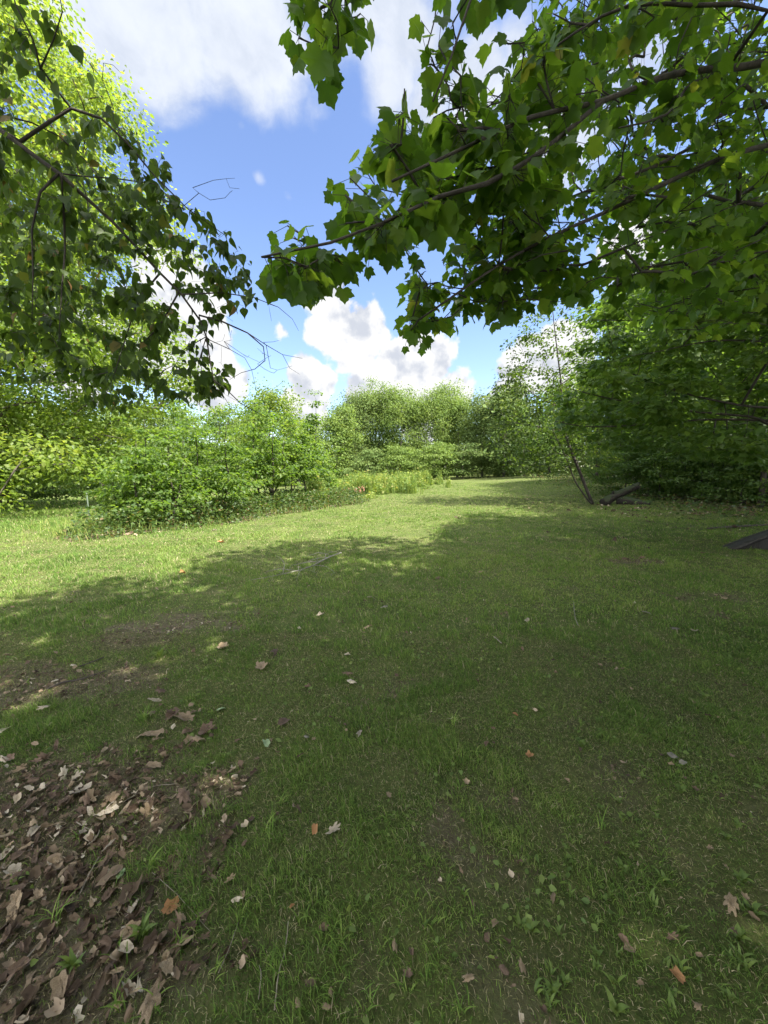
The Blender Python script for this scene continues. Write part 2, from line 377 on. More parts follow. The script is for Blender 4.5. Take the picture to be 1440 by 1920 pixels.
def tubes(chains, k=6):
    """chains: list of (points (n,3), radii (n,)); one mesh worth of verts and faces"""
    Vs, Qs, Ts = [], [], []; off = 0; ang = np.arange(k)*2*math.pi/k; ca, sa = np.cos(ang), np.sin(ang)
    for P, R in chains:
        P = np.asarray(P, float); R = np.asarray(R, float); n = len(P)
        if n < 2: continue
        D = np.gradient(P, axis=0); D = unit(D); ref = np.array([0, 0, 1.0]) if abs(D[0, 2]) < .8 else np.array([1.0, 0, 0])
        A = unit(np.cross(D, ref)); B = np.cross(D, A)
        V = P[:, None, :] + R[:, None, None]*(ca[None, :, None]*A[:, None, :]+sa[None, :, None]*B[:, None, :])
        Vs.append(V.reshape(-1, 3)); idx = off+np.arange(n*k).reshape(n, k); nx = np.roll(idx, -1, axis=1)
        Qs.append(np.stack([idx[:-1].ravel(), nx[:-1].ravel(), nx[1:].ravel(), idx[1:].ravel()], 1))
        last = idx[-1]; first = idx[0]
        Ts.append(np.array([(last[0], last[i], last[i+1]) for i in range(1, k-1)]+[(first[0], first[i+1], first[i]) for i in range(1, k-1)]))
        off += n*k
    return np.concatenate(Vs), [np.concatenate(Qs), np.concatenate(Ts)]

class Skel:
    def __init__(s): s.P = []; s.par = []; s.gid = []; s.rmin = []
    def add(s, p, par, gid, rmin=0): s.P.append(np.asarray(p, float)); s.par.append(par); s.gid.append(gid); s.rmin.append(rmin); return len(s.P)-1
    def polyline(s, pts, r0, r1, par=-1, gid=0, step=.3):
        pts = [np.asarray(p, float) for p in pts]; L = sum(np.linalg.norm(b-a) for a, b in zip(pts, pts[1:])); acc = 0; ids = []
        # Catmull-Rom through the points
        Q = [2*pts[0]-pts[1]]+pts+[2*pts[-1]-pts[-2]]
        prev = par
        for i in range(1, len(Q)-2):
            seg = np.linalg.norm(Q[i+1]-Q[i]); n = max(1, int(seg/step))
            for j in range(n):
                t = j/n; a, b, c, d = Q[i-1:i+3]
                p = .5*((2*b)+(-a+c)*t+(2*a-5*b+4*c-d)*t*t+(-a+3*b-3*c+d)*t**3)
                if not (i == 1 and j == 0 and par >= 0 and np.linalg.norm(p-s.P[par]) < 1e-3):
                    f = (acc+seg*t)/L; prev = s.add(p, prev, gid, r0+(r1-r0)*f); ids.append(prev)
            acc += seg
        prev = s.add(pts[-1], prev, gid, r1); ids.append(prev); return ids
    def nearest(s, p):
        A = np.array(s.P); return int(np.argmin(np.linalg.norm(A-np.asarray(p), axis=1)))
    def grow(s, targets, r, step=.5, up=.6, arch=.08, jit=.05, minz=None, inherit=True, gidbase=None):
        """joins every target to the nearest part of the tree so far; returns node id of each target"""
        cap = len(s.P)+len(targets)*14; A = np.zeros((cap, 3)); n = len(s.P); A[:n] = np.array(s.P)
        out = {}
        d0 = [np.min(np.linalg.norm(A[:n]-t, axis=1)) for t in targets]
        for k in np.argsort(d0):
            t = targets[k]; v = t-A[:n]; d = np.linalg.norm(v, axis=1); cost = d + up*np.maximum(0, -v[:, 2]) + .15*np.abs(v[:, 2] < 0)
            j = int(np.argmin(cost)); a = A[j].copy(); dist = np.linalg.norm(t-a); m = int(min(12, max(2, dist/step)))
            ctrl = (a+t)/2 + np.array([0, 0, arch*dist]) + r.normal(0, jit*dist, 3); prev = j
            for q in range(1, m+1):
                f = q/m; p = (1-f)**2*a + 2*f*(1-f)*ctrl + f*f*t
                if q < m: p = p + r.normal(0, .02*dist/m+.002, 3)
                prev = s.add(p, prev, s.gid[j], 0); A[n] = p; n += 1
                if n >= cap-2: A = np.concatenate([A, np.zeros((cap, 3))]); cap = len(A)
            out[k] = prev
        return out
    def radii(s, tip, ex=2.4):
        n = len(s.P); acc = np.zeros(n); R = np.zeros(n)
        for i in range(n-1, -1, -1):
            R[i] = max(acc[i]**(1/ex) if acc[i] > 0 else tip, s.rmin[i], tip)
            if s.par[i] >= 0: acc[s.par[i]] += min(R[i], 1e9)**ex if s.rmin[i] == 0 else R[i]**ex
        s.R = R; return R
    def cap(s, rmax_fn):
        s.R = np.minimum(s.R, rmax_fn)
    def chains(s):
        n = len(s.P); kids = [[] for _ in range(n)]
        for i, p in enumerate(s.par):
            if p >= 0: kids[p].append(i)
        out = []; stack = [i for i in range(n) if s.par[i] < 0]
        while stack:
            st = stack.pop(); pts = []; R = []
            if s.par[st] >= 0: pts.append(s.P[s.par[st]]); R.append(min(s.R[st], s.R[s.par[st]]))
            cur = st
            while True:
                pts.append(s.P[cur]); R.append(s.R[cur])
                if not kids[cur]: break
                same = [c for c in kids[cur] if s.gid[c] == s.gid[cur]] or kids[cur]
                best = max(same, key=lambda c: s.R[c]); stack += [c for c in kids[cur] if c != best]; 
                if s.gid[best] != s.gid[cur]: stack.append(best); break
                cur = best
            out.append((s.gid[st], np.array(pts), np.array(R)))
        return out

def bend_path(base, top, r, wob=.04, n=5):
    base = np.asarray(base, float); top = np.asarray(top, float); L = np.linalg.norm(top-base); pts = [base]
    for i in range(1, n): 
        f = i/n; pts.append(base+(top-base)*f + np.array([r.normal(0, wob*L/3), r.normal(0, wob*L/3), 0]))
    pts.append(top); return pts

def clump_leaves(C, cr, per, r, flat, lsize, upb=.9, rnd=.6, centre=None, lvbase=None):
    n = len(C)*per; c = np.repeat(C, per, 0); rad = np.repeat(cr, per)
    o = r.normal(0, .5, (n, 3)); o = o/np.maximum(1, np.linalg.norm(o, axis=1, keepdims=True)/1.15); o[:, 2] *= flat
    pos = c+o*rad[:, None]
    out = o.copy(); out[:, 2] *= .3
    nrm = np.array([0, 0, upb])+r.normal(0, rnd, (n, 3))+out*.5
    tip = out+r.normal(0, .5, (n, 3)); tip[:, 2] = tip[:, 2]*.5-.35
    size = lsize*(.65+.6*r.random(n))
    lvc = np.repeat(r.random(len(C)), per); lv = np.clip(.45*lvc+.55*r.random(n), 0, 1)
    return pos, tip, nrm, size, lv

def tree(name, label, cat, x, y, h, blobs, nclump, per, lsize, mat, bark, tr=.2, seed=1, flat=.5, cr=None, templ=None, group=None, trunk_top=None,
         mask=None, sides=6, tip=.012, z0=None, shell=.55, stems=None, upb=.9, rnd=.6, arch=.08, twmax=None):
    r = np.random.default_rng(seed); gz = float(ground_z(x, y)) if z0 is None else z0
    root = empty(name, (x, y, gz-.03), label, cat, group)
    C = []; vol = np.array([b[3]*b[4]*b[5] for b in blobs], float)**.8; vol /= vol.sum()
    tot = max(1, nclump)
    ph = r.random(3)*9
    for b, v in zip(blobs, vol):
        m = max(2, int(round(tot*v))); d = unit(r.normal(0, 1, (m, 3)))
        rr = shell+(1-shell)*r.random(m)**.7
        lump = .74+.42*vnoise(np.arctan2(d[:, 1], d[:, 0])*1.6+ph[0]+20, d[:, 2]*2.6+ph[1]+20, seed)
        C.append(np.array(b[:3])+d*np.array(b[3:6])*(rr*lump)[:, None])
    C = np.concatenate(C); C = C[C[:, 2] > .12*1]
    if mask is not None: C = C[mask(C+np.array([x, y, gz]))]
    if cr is None: cr = .16*max(b[3] for b in blobs)
    CR = cr*(.7+.6*r.random(len(C)))
    s = Skel(); tt = trunk_top if trunk_top is not None else (0, 0, h*.8)
    if stems is None: stems = [bend_path((0, 0, 0), tt, r)]
    for st in stems: s.polyline(st, tr/(1 if st is stems[0] else 1.5), tip*1.5, step=max(.15, h/18))
    s.grow(C, r, step=max(.2, h/14), arch=arch)
    s.radii(tip)
    rm = np.array([tr if m == 0 else 1e9 for m in s.rmin]); s.R = np.minimum(s.R, np.where(np.array(s.rmin) == 0, tr*.42, tr*1.05))
    ch = [(p, q) for g, p, q in s.chains()]
    st0 = ch[0] if False else None
    V, F = tubes(ch, sides)
    link('trunk', mk_mesh('trunk', V, F, bark, None, True), root)
    pos, tp, nrm, size, lv = clump_leaves(C, CR, per, r, flat, lsize, upb, rnd)
    if mask is not None:
        k = mask(pos+np.array([x, y, gz])); pos, tp, nrm, size, lv = pos[k], tp[k], nrm[k], size[k], lv[k]
    k = pos[:, 2] > .02; pos, tp, nrm, size, lv = pos[k], tp[k], nrm[k], size[k], lv[k]
    link('crown', leaves_mesh('crown', pos, tp, nrm, size, templ or T_QUAD, mat, r, lv), root)
    return root

# sky that stays open in the photo: trees outside the frame may not reach into it
OPEN = [(100, -400), (90, 60), (330, 330), (470, 470), (520, 700), (560, 760), (960, 760), (960, 560), (760, 620), (760, 470), (480, 520), (620, 400), (720, 260), (800, 130), (820, 0), (900, -400)]
def outside_frame(P):
    px, py, f = to_pix(P); inside = (f > .1) & (px > -40) & (px < 1400) & (py > -60) & (py < 1960)
    return ~inside
def keep_right(P):
    """may show in the frame only over the foliage at the right"""
    px, py, f = to_pix(P); ok = (f < .1) | (px < -60) | (py < -70) | (px > 1230+np.clip(540-py, 0, 600)*.12)
    return ok & ~((f > .1) & (f < 4.0) & (px < 1440) & (px > 0) & (py > 0))
def no_open(P):
    px, py, f = to_pix(P); return ~((f > .1) & in_poly(px, py, OPEN))

# ------------------------------------------------------------------ guided trees: limbs traced where they hang, twigs grown to the leaf sprays
def sample_poly(poly, n, r):
    P = np.array(poly, float); lo, hi = P.min(0), P.max(0); out = []
    while len(out) < n:
        c = lo+(hi-lo)*r.random((n, 2)); out += list(c[in_poly(c[:, 0], c[:, 1], poly)])
    return np.array(out[:n])
def spray_leaves(s, ends, r, per, back, pet, lsize, down, upb, rnd, keep=None):
    """leaves on stalks along the last bit of each twig"""
    pos, tip, nrm, size, stalks = [], [], [], [], []
    for e in ends:
        pts = [s.P[e]]; k = e; L = 0
        while s.par[k] >= 0 and L < back:
            k2 = s.par[k]; L += np.linalg.norm(s.P[k2]-s.P[k]); pts.append(s.P[k2]); k = k2
        pts = np.array(pts); tw = pts[0]-pts[min(1, len(pts)-1)]; tw = tw/max(1e-6, np.linalg.norm(tw))
        n = max(2, int(round(per*(.7+.6*r.random()))))
        for q in range(n):
            f = (q/n)**1.0*(len(pts)-1); i = int(f); p = pts[i]+(pts[min(i+1, len(pts)-1)]-pts[i])*(f-i)
            d = tw*(.9 if q < 2 else .35)+r.normal(0, .62, 3); d[2] = d[2]*.6-.10; d = d/np.linalg.norm(d)
            l = pet*(.6+.7*r.random()); e1 = p+d*l; e1[2] -= l*.15
            stalks.append((p, e1)); t = d.copy(); t[2] = t[2]*.5-down*(.5+r.random()); t += r.normal(0, .18, 3)
            pos.append(e1); tip.append(t); nrm.append(np.array([0, 0, upb])+r.normal(0, rnd, 3)+d*np.array([.7, .7, 0])); size.append(lsize*(.45+.7*r.random()))
    return np.array(pos), np.array(tip), np.array(nrm), np.array(size), stalks
def stalk_mesh(st, rad):
    a = np.array([q[0] for q in st]); b = np.array([q[1] for q in st]); d = unit(b-a); u = unit(np.cross(d, [0, 0, 1.0])+1e-6); w = np.cross(d, u)
    V = np.concatenate([a+u*rad, a-u*.5*rad+w*.87*rad, a-u*.5*rad-w*.87*rad, b+u*rad, b-u*.5*rad+w*.87*rad, b-u*.5*rad-w*.87*rad]); n = len(a); i = np.arange(n)
    F = np.concatenate([np.stack([i+k*n, i+(k+1) % 3*n, i+(k+1) % 3*n+3*n, i+k*n+3*n], 1) for k in range(3)]); return V, F

def guided(name, label, cat, base, trunk, limbs, seed, tip=.002, trunk_r=.2, trunk_r1=.05, group=None):
    root = empty(name, base, label, cat, group); s = Skel(); b = np.array(base)
    s.polyline([b]+[np.asarray(p, float) for p in trunk], trunk_r, trunk_r1, step=.25)
    for gi, (pts, r0, r1) in enumerate(limbs):
        pts = [np.asarray(p, float) for p in pts]; j = s.nearest(pts[0]); s.polyline([s.P[j]]+pts, r0, r1, par=j, gid=gi+1, step=.12)
    return root, s
def finish(root, s, r, tipr, bark, sides, capr=None, split=True):
    s.radii(tipr, 2.6)
    rm = np.array(s.rmin); cap = np.where(rm > 0, rm*1.05, capr if capr else 1e9); s.R = np.minimum(s.R, cap)
    # twigs never thicker than what they grow from
    for i in range(len(s.P)):
        if s.par[i] >= 0 and s.R[i] > s.R[s.par[i]]: s.R[i] = s.R[s.par[i]]
    b = np.array(root.location); ch = s.chains(); gids = sorted(set(g for g, _, _ in ch))
    for g in gids:
        c = [(p-b, q) for gg, p, q in ch if gg == g]
        V, F = tubes(c, sides if g else 10); link('trunk' if g == 0 else 'branch', mk_mesh('branch' if g else 'trunk', V, F, bark, None, True), root)

# --- the maple whose boughs hang into the top right; its trunk stands just outside the picture
def near_maple():
    r = np.random.default_rng(21); DS = .80
    def A(px, py, d): return at(px, py, d*DS)
    bx, by = 5.3, 1.6; base = (bx, by, float(ground_z(bx, by))-.05)
    limbs = [
        ([(4.4, 1.9, 3.9), A(1500, 105, 3.1), A(1340, 128, 2.9), A(1240, 145, 2.7), A(1130, 189, 2.5), A(995, 220, 2.3), A(875, 275, 2.15), A(735, 340, 2.0)], .030, .003),
        ([A(1130, 189, 2.5), A(1070, 240, 2.4), A(1000, 295, 2.25), A(910, 345, 2.1), A(820, 370, 2.0), A(720, 417, 1.9), A(620, 455, 1.85), A(490, 482, 1.8)], .012, .002),
        ([(4.5, 2.1, 3.2), A(1560, 250, 3.5), A(1440, 272, 3.2), A(1345, 300, 3.0), A(1245, 345, 2.9), A(1130, 400, 2.8), A(1030, 445, 2.7), A(935, 497, 2.6), A(850, 555, 2.55), A(785, 600, 2.5)], .026, .003),
        ([(4.7, 2.3, 3.5), A(1440, 200, 3.8), A(1305, 272, 3.6), A(1220, 315, 3.5), A(1135, 345, 3.4), A(1020, 390, 3.3), A(900, 440, 3.1)], .020, .003),
        ([(4.3, 1.5, 5.0), A(1420, -100, 2.7), A(1150, -160, 2.4), A(900, -50, 2.0), A(872, 30, 1.9), A(845, 110, 1.85), A(812, 190, 1.85)], .020, .002),
        ([A(900, -50, 2.0), A(760, -110, 1.9), A(650, -60, 1.85), A(618, 10, 1.8)], .007, .002),
        ([A(1440, 20, 2.8), A(1300, 10, 2.8), A(1180, 10, 2.7), A(1080, 60, 2.6), A(1000, 120, 2.5)], .010, .002),
        ([A(1440, 200, 3.8), A(1380, 150, 3.4), A(1300, 155, 3.0), A(1250, 215, 2.6), A(1160, 240, 2.4)], .012, .002)]
    limbs = [([q if isinstance(q, tuple) else EYE+(q-EYE)*.84 for q in pts], a_*1.0, b_*1.3) for pts, a_, b_ in limbs]
    root, s = guided('maple_tree', 'large maple whose leafy boughs hang across the upper right over the lawn', 'tree', base,
                     [(bx+.1, by+.1, 3.5), (bx-.1, by, 6.5), (bx+.2, by-.2, 9.5), (bx, by-.6, 12.0)], limbs, 21, trunk_r=.21, trunk_r1=.06)
    T = []
    def add(poly, n, d0, d1, pw=1.0):
        c = sample_poly(poly, n, r)
        for px, py in c: T.append(A(px, py, d0+(d1-d0)*r.random()**pw))
    add([(560, -60), (680, -60), (665, 45), (620, 60), (575, 30)], 13, 1.7, 2.0)
    add([(830, -40), (960, -40), (945, 40), (900, 60), (880, 120), (850, 190), (800, 190), (775, 130), (810, 60)], 17, 1.8, 2.1)
    add([(480, 460), (560, 440), (640, 430), (730, 385), (760, 440), (650, 490), (560, 510), (475, 505)], 30, 1.7, 2.05)
    add([(640, 380), (690, 310), (715, 220), (790, 200), (850, 220), (960, 130), (1000, 60), (1060, 60), (1060, 300), (960, 440), (860, 440), (740, 440), (670, 430)], 150, 1.9, 2.9, 1.4)
    add([(1000, 60), (1040, -40), (1440, -60), (1440, 520), (1200, 560), (1080, 540), (980, 460), (1000, 300)], 420, 2.3, 5.2, 1.3)
    add([(1120, -60), (1460, -60), (1460, 560), (1220, 560), (1080, 420), (1060, 200)], 260, 4.0, 7.0, 1.0)
    add([(780, 500), (960, 420), (1060, 460), (1090, 560), (960, 560), (880, 560), (840, 635), (770, 620), (765, 560)], 84, 2.3, 3.2)
    add([(1150, 520), (1440, 460), (1440, 640), (1240, 620), (1150, 570)], 50, 3.0, 5.0)
    T = np.array(T)+r.normal(0, .05, (len(T), 3)); qx, qy, _ = to_pix(T); T = T[~((qx < 482) | ((qx < 610) & (qy < 415) & (qy > 80)) | ((qx < 552) & (qy <= 80)))]; ends = s.grow(T, r, step=.14, up=.3, arch=.05, jit=.07); ends = list(ends.values())
    pos, tp, nrm, size, st = spray_leaves(s, ends, r, 6, .26, .060, .070, .80, .70, .45)
    # the leader carries on upward into the high crown, out of the picture
    C = []; rr = np.random.default_rng(5)
    for (c, rad, m) in [((6.0, 0.0, 8.6), (5.2, 6.0, 2.4), 330), ((2.4, -3.2, 8.4), (4.6, 4.0, 2.0), 170), ((6.5, 0.5, 6.6), (3.0, 3.0, 1.6), 80)]:
        d = unit(rr.normal(0, 1, (m, 3))); C.append(np.array(c)+d*np.array(rad)*(rr.random(m)**.45)[:, None])
    C = np.concatenate(C); C = C[keep_right(C)]
    s.grow(C, rr, step=.5, arch=.06)
    finish(root, s, r, .0026, M_barkd, 6)
    b = np.array(root.location)
    p2, t2, n2, s2, lv2 = clump_leaves(C, .62*(.7+.6*rr.random(len(C))), 75, rr, .5, .15, 1.0, .5)
    k = keep_right(p2); p2, t2, n2, s2, lv2 = p2[k], t2[k], n2[k], s2[k], lv2[k]
    link('crown', leaves_mesh('crown', p2-b, t2, n2, s2, T_MAPLELO, M_maple, rr, lv2), root)
    link('foliage', leaves_mesh('foliage', pos-b, tp, nrm, size, T_MAPLE, M_maple, r, np.clip(r.random(len(pos))*.98, 0, 1)), root)
    V, F = stalk_mesh([(a-b, c-b) for a, c in st], .0011); link('leaf_stalks', mk_mesh('leaf_stalks', V, [F], M_barkd), root)
near_maple()

# --- the birch at the left with its drooping, half bare bough
def near_birch():
    r = np.random.default_rng(33)
    bx, by = -4.4, .7; base = (bx, by, float(ground_z(bx, by))-.05); A = at
    limbs = [
        ([(-3.4, 1.2, 3.7), A(-120, 190, 2.0), A(0, 243, 2.0), A(75, 300, 2.0), A(110, 325, 2.0), A(210, 415, 2.1), A(300, 512, 2.2), A(340, 552, 2.25), A(375, 601, 2.3), A(387, 631, 2.3), A(394, 678, 2.3), A(401, 713, 2.3), A(424, 730, 2.32), A(452, 757, 2.35), A(500, 783, 2.4)], .019, .0016),
        ([A(38, 265, 2.0), A(90, 230, 2.02), A(133, 203, 2.05), A(190, 222, 2.1), A(240, 270, 2.15), A(290, 330, 2.2), A(350, 390, 2.25), A(420, 440, 2.3)], .007, .0014),
        ([A(133, 203, 2.05), A(100, 160, 1.98), A(75, 125, 1.9), A(62, 75, 1.85), A(30, 10, 1.8), A(10, -60, 1.8)], .004, .0018),
        ([A(0, 215, 2.3), A(60, 230, 2.4), A(110, 255, 2.5), A(160, 300, 2.6), A(230, 400, 2.7)], .005, .0014),
        ([A(75, 130, 1.9), A(100, 75, 1.85), A(117, 22, 1.8), A(108, -30, 1.8)], .003, .0012),
        ([A(240, 265, 2.15), A(212, 225, 2.15), A(212, 200, 2.15), A(190, 145, 2.15), A(150, 98, 2.15), A(127, 80, 2.15)], .0022, .0008),
        ([A(192, 147, 2.15), A(194, 118, 2.15), A(212, 122, 2.15), A(227, 137, 2.15)], .0013, .0007),
        ([A(150, 330, 2.1), A(220, 335, 2.15), A(290, 345, 2.2), A(340, 390, 2.25), A(373, 362, 2.3), A(394, 375, 2.3), A(422, 371, 2.3), A(431, 361, 2.3), A(436, 357, 2.3)], .003, .0008),
        ([A(361, 352, 2.3), A(400, 338, 2.3), A(424, 335, 2.3), A(440, 334, 2.3)], .0013, .0006),
        ([A(424, 335, 2.3), A(431, 352, 2.3), A(449, 354, 2.3)], .0015, .0007),
        ([A(373, 591, 2.3), A(417, 603, 2.3), A(464, 624, 2.32), A(494, 650, 2.35), A(497, 676, 2.35), A(478, 692, 2.35), A(452, 699, 2.35), A(430, 712, 2.35)], .0045, .001),
        ([A(464, 624, 2.32), A(499, 647, 2.35), A(530, 665, 2.4), A(567, 672, 2.4)], .0022, .0007),
        ([A(499, 647, 2.35), A(507, 690, 2.35), A(520, 694, 2.35), A(548, 686, 2.35)], .0014, .0006),
        ([A(530, 665, 2.4), A(543, 690, 2.4), A(562, 702, 2.4)], .0013, .0006),
        ([A(494, 642, 2.35), A(512, 641, 2.35), A(524, 638, 2.35)], .0013, .0006),
        ([A(340, 552, 2.25), A(417, 549, 2.25), A(476, 558, 2.3), A(522, 576, 2.3), A(548, 598, 2.3), A(560, 620, 2.3)], .0035, .0007),
        ([A(504, 570, 2.3), A(506, 585, 2.3), A(509, 602, 2.3)], .0011, .0006),
        ([A(394, 638, 2.3), A(431, 655, 2.3), A(459, 671, 2.3), A(472, 694, 2.3), A(480, 730, 2.3)], .002, .0007),
        ([A(420, 640, 2.3), A(455, 664, 2.3), A(488, 680, 2.3)], .0013, .0006),
        ([A(387, 631, 2.3), A(372, 680, 2.3), A(370, 720, 2.3), A(376, 770, 2.3)], .0022, .0008),
        ([A(387, 631, 2.3), A(345, 655, 2.3), A(320, 700, 2.3), A(300, 730, 2.3)], .0022, .0008),
        ([A(401, 713, 2.3), A(430, 760, 2.3), A(428, 800, 2.3)], .0016, .0007),
        ([A(110, 325, 2.0), A(75, 360, 1.95), A(60, 430, 1.95), A(62, 520, 1.95), A(60, 600, 1.95)], .005, .0012),
        ([A(115, 330, 2.0), A(120, 400, 2.0), A(122, 470, 2.0), A(116, 540, 2.0), A(110, 640, 2.0)], .005, .0012),
        ([A(300, 512, 2.2), A(260, 560, 2.2), A(240, 620, 2.2), A(215, 700, 2.2), A(190, 760, 2.2)], .004, .001),
        ([A(335, 548, 2.25), A(300, 610, 2.25), A(262, 650, 2.25), A(262, 760, 2.25)], .004, .001)]
    limbs = [([q if isinstance(q, tuple) else EYE+(q-EYE)*.93 for q in pts], a_*1.25, b_*1.1) for pts, a_, b_ in limbs]
    root, s = guided('birch_tree', 'birch whose drooping dark bough with bare twig ends hangs over the upper left', 'tree', base,
                     [(bx+.1, by, 2.5), (bx+.35, by+.1, 5.0), (bx+.3, by-.3, 8.5)], limbs, 33, trunk_r=.13, trunk_r1=.04)
    T = []
    def add(poly, n, d0, d1):
        for px, py in sample_poly(poly, n, r): T.append(A(px, py, d0+(d1-d0)*r.random()))
    add([(-20, -20), (60, 0), (110, 20), (60, 110), (50, 220), (-20, 220)], 14, 1.7, 2.1)
    add([(-20, 270), (110, 235), (190, 190), (270, 240), (320, 310), (350, 380), (250, 420), (120, 370), (-20, 400)], 75, 1.9, 2.9)
    add([(-20, 380), (230, 380), (350, 380), (455, 430), (470, 520), (465, 600), (400, 590), (350, 540), (240, 560), (-20, 560)], 175, 1.9, 3.2)
    add([(-20, 540), (240, 540), (330, 580), (330, 680), (390, 720), (385, 770), (300, 740), (200, 790), (110, 710), (-20, 700)], 135, 1.9, 3.1)
    add([(360, 640), (400, 630), (450, 700), (470, 720), (400, 740), (330, 700)], 14, 2.2, 2.4)
    add([(-20, 300), (340, 330), (380, 560), (200, 720), (-20, 680)], 45, 3.0, 4.2)
    T = np.array(T); ends = list(s.grow(T, r, step=.10, up=-.15, arch=.14, jit=.07).values())
    # fine bare twigs round the drooping end
    Tb = np.array([A(px, py, 2.2+.2*r.random()) for px, py in sample_poly([(330, 600), (420, 590), (520, 660), (540, 720), (480, 790), (380, 790), (320, 740)], 46, r)])
    s.grow(Tb, r, step=.07, up=0, arch=-.05, jit=.10)
    pos, tp, nrm, size, st = spray_leaves(s, ends, r, 8, .26, .024, .056, 1.3, .45, .6)
    rr = np.random.default_rng(6); C = []
    for (c, rad, m) in [((-5.0, -.5, 7.0), (3.0, 3.6, 3.0), 170), ((-5.2, 1.2, 4.6), (1.8, 1.8, 1.2), 30)]:
        d = unit(rr.normal(0, 1, (m, 3))); C.append(np.array(c)+d*np.array(rad)*(rr.random(m)**.45)[:, None])
    C = np.concatenate(C); C = C[outside_frame(C)]; s.grow(C, rr, step=.5, arch=.1)
    finish(root, s, r, .0008, M_barkd, 5, capr=.02)
    b = np.array(root.location)
    p2, t2, n2, s2, lv2 = clump_leaves(C, .5*(.7+.6*rr.random(len(C))), 80, rr, .7, .08, .7, .6)
    k = outside_frame(p2); p2, t2, n2, s2, lv2 = p2[k], t2[k], n2[k], s2[k], lv2[k]
    link('crown', leaves_mesh('crown', p2-b, t2, n2, s2, T_HEX, M_birch, rr, lv2), root)
    link('foliage', leaves_mesh('foliage', pos-b, tp, nrm, size, T_BIRCH, M_birch, r), root)
near_birch()

# --- second maple: long level boughs reaching in from the right edge at shoulder height of the woods
def low_maple():
    r = np.random.default_rng(44); A = at
    bx, by = 9.9, 7.4; base = (bx, by, float(ground_z(bx, by))-.05)
    limbs = [
        ([A(1470, 800, 7.6), A(1410, 782, 7.8), A(1310, 773, 8.0), A(1237, 762, 8.2), A(1147, 748, 8.4), A(1073, 730, 8.6)], .040, .009),
        ([A(1480, 770, 7.2), A(1390, 760, 7.2), A(1287, 738, 7.3), A(1207, 710, 7.4), A(1150, 683, 7.4)], .028, .008),
        ([A(1460, 790, 7.8), A(1327, 787, 8.2), A(1193, 797, 8.6), A(1103, 800, 9.0), A(1040, 790, 9.2)], .030, .008),
        ([A(1500, 560, 6.6), A(1400, 560, 6.4), A(1300, 590, 6.3), A(1200, 600, 6.2), A(1110, 600, 6.2)], .024, .006),
        ([A(1500, 650, 6.6), A(1420, 640, 6.2), A(1330, 640, 6.0), A(1230, 660, 6.0)], .024, .006)]
    root, s = guided('maple_tree', 'dark maple with long level boughs reaching in from the right edge above the woodland floor', 'tree', base,
                     [(bx, by, 3.0), (bx+.2, by, 6), (bx, by+.3, 11)], limbs, 44, trunk_r=.2, trunk_r1=.05)
    T = []
    def add(poly, n, d0, d1):
        for px, py in sample_poly(poly, n, r): T.append(A(px, py, d0+(d1-d0)*r.random()))
    add([(1460, 440), (1240, 500), (1130, 560), (1090, 620), (1110, 690), (1130, 760), (1230, 800), (1330, 860), (1460, 890)], 260, 6.5, 11.5)
    add([(1060, 700), (1130, 690), (1240, 780), (1240, 850), (1130, 830), (1050, 800)], 40, 8.2, 11)
    add([(1300, 380), (1460, 330), (1460, 620), (1250, 560)], 55, 4.0, 7.0)
    C2 = []
    for (c, rad, m) in [((11.0, 5.5, 8.0), (5, 5, 3.6), 200)]:
        d = unit(r.normal(0, 1, (m, 3))); C2.append(np.array(c)+d*np.array(rad)*(r.random(m)**.45)[:, None])
    C2 = np.concatenate(C2); C2 = C2[keep_right(C2)]
    T = np.concatenate([np.array(T), C2]); s.grow(T, r, step=.35, up=.5, arch=.05)
    finish(root, s, r, .004, M_barkd, 6)
    b = np.array(root.location)
    pos, tp, nrm, size, lv = clump_leaves(T, .46*(.7+.6*r.random(len(T))), 44, r, .22, .110, 1.3, .36)
    k = no_open(pos); pos, tp, nrm, size, lv = pos[k], tp[k], nrm[k], size[k], lv[k]
    link('foliage', leaves_mesh('foliage', pos-b, tp, nrm, size, T_MAPLELO, M_wood, r, lv), root)
low_maple()

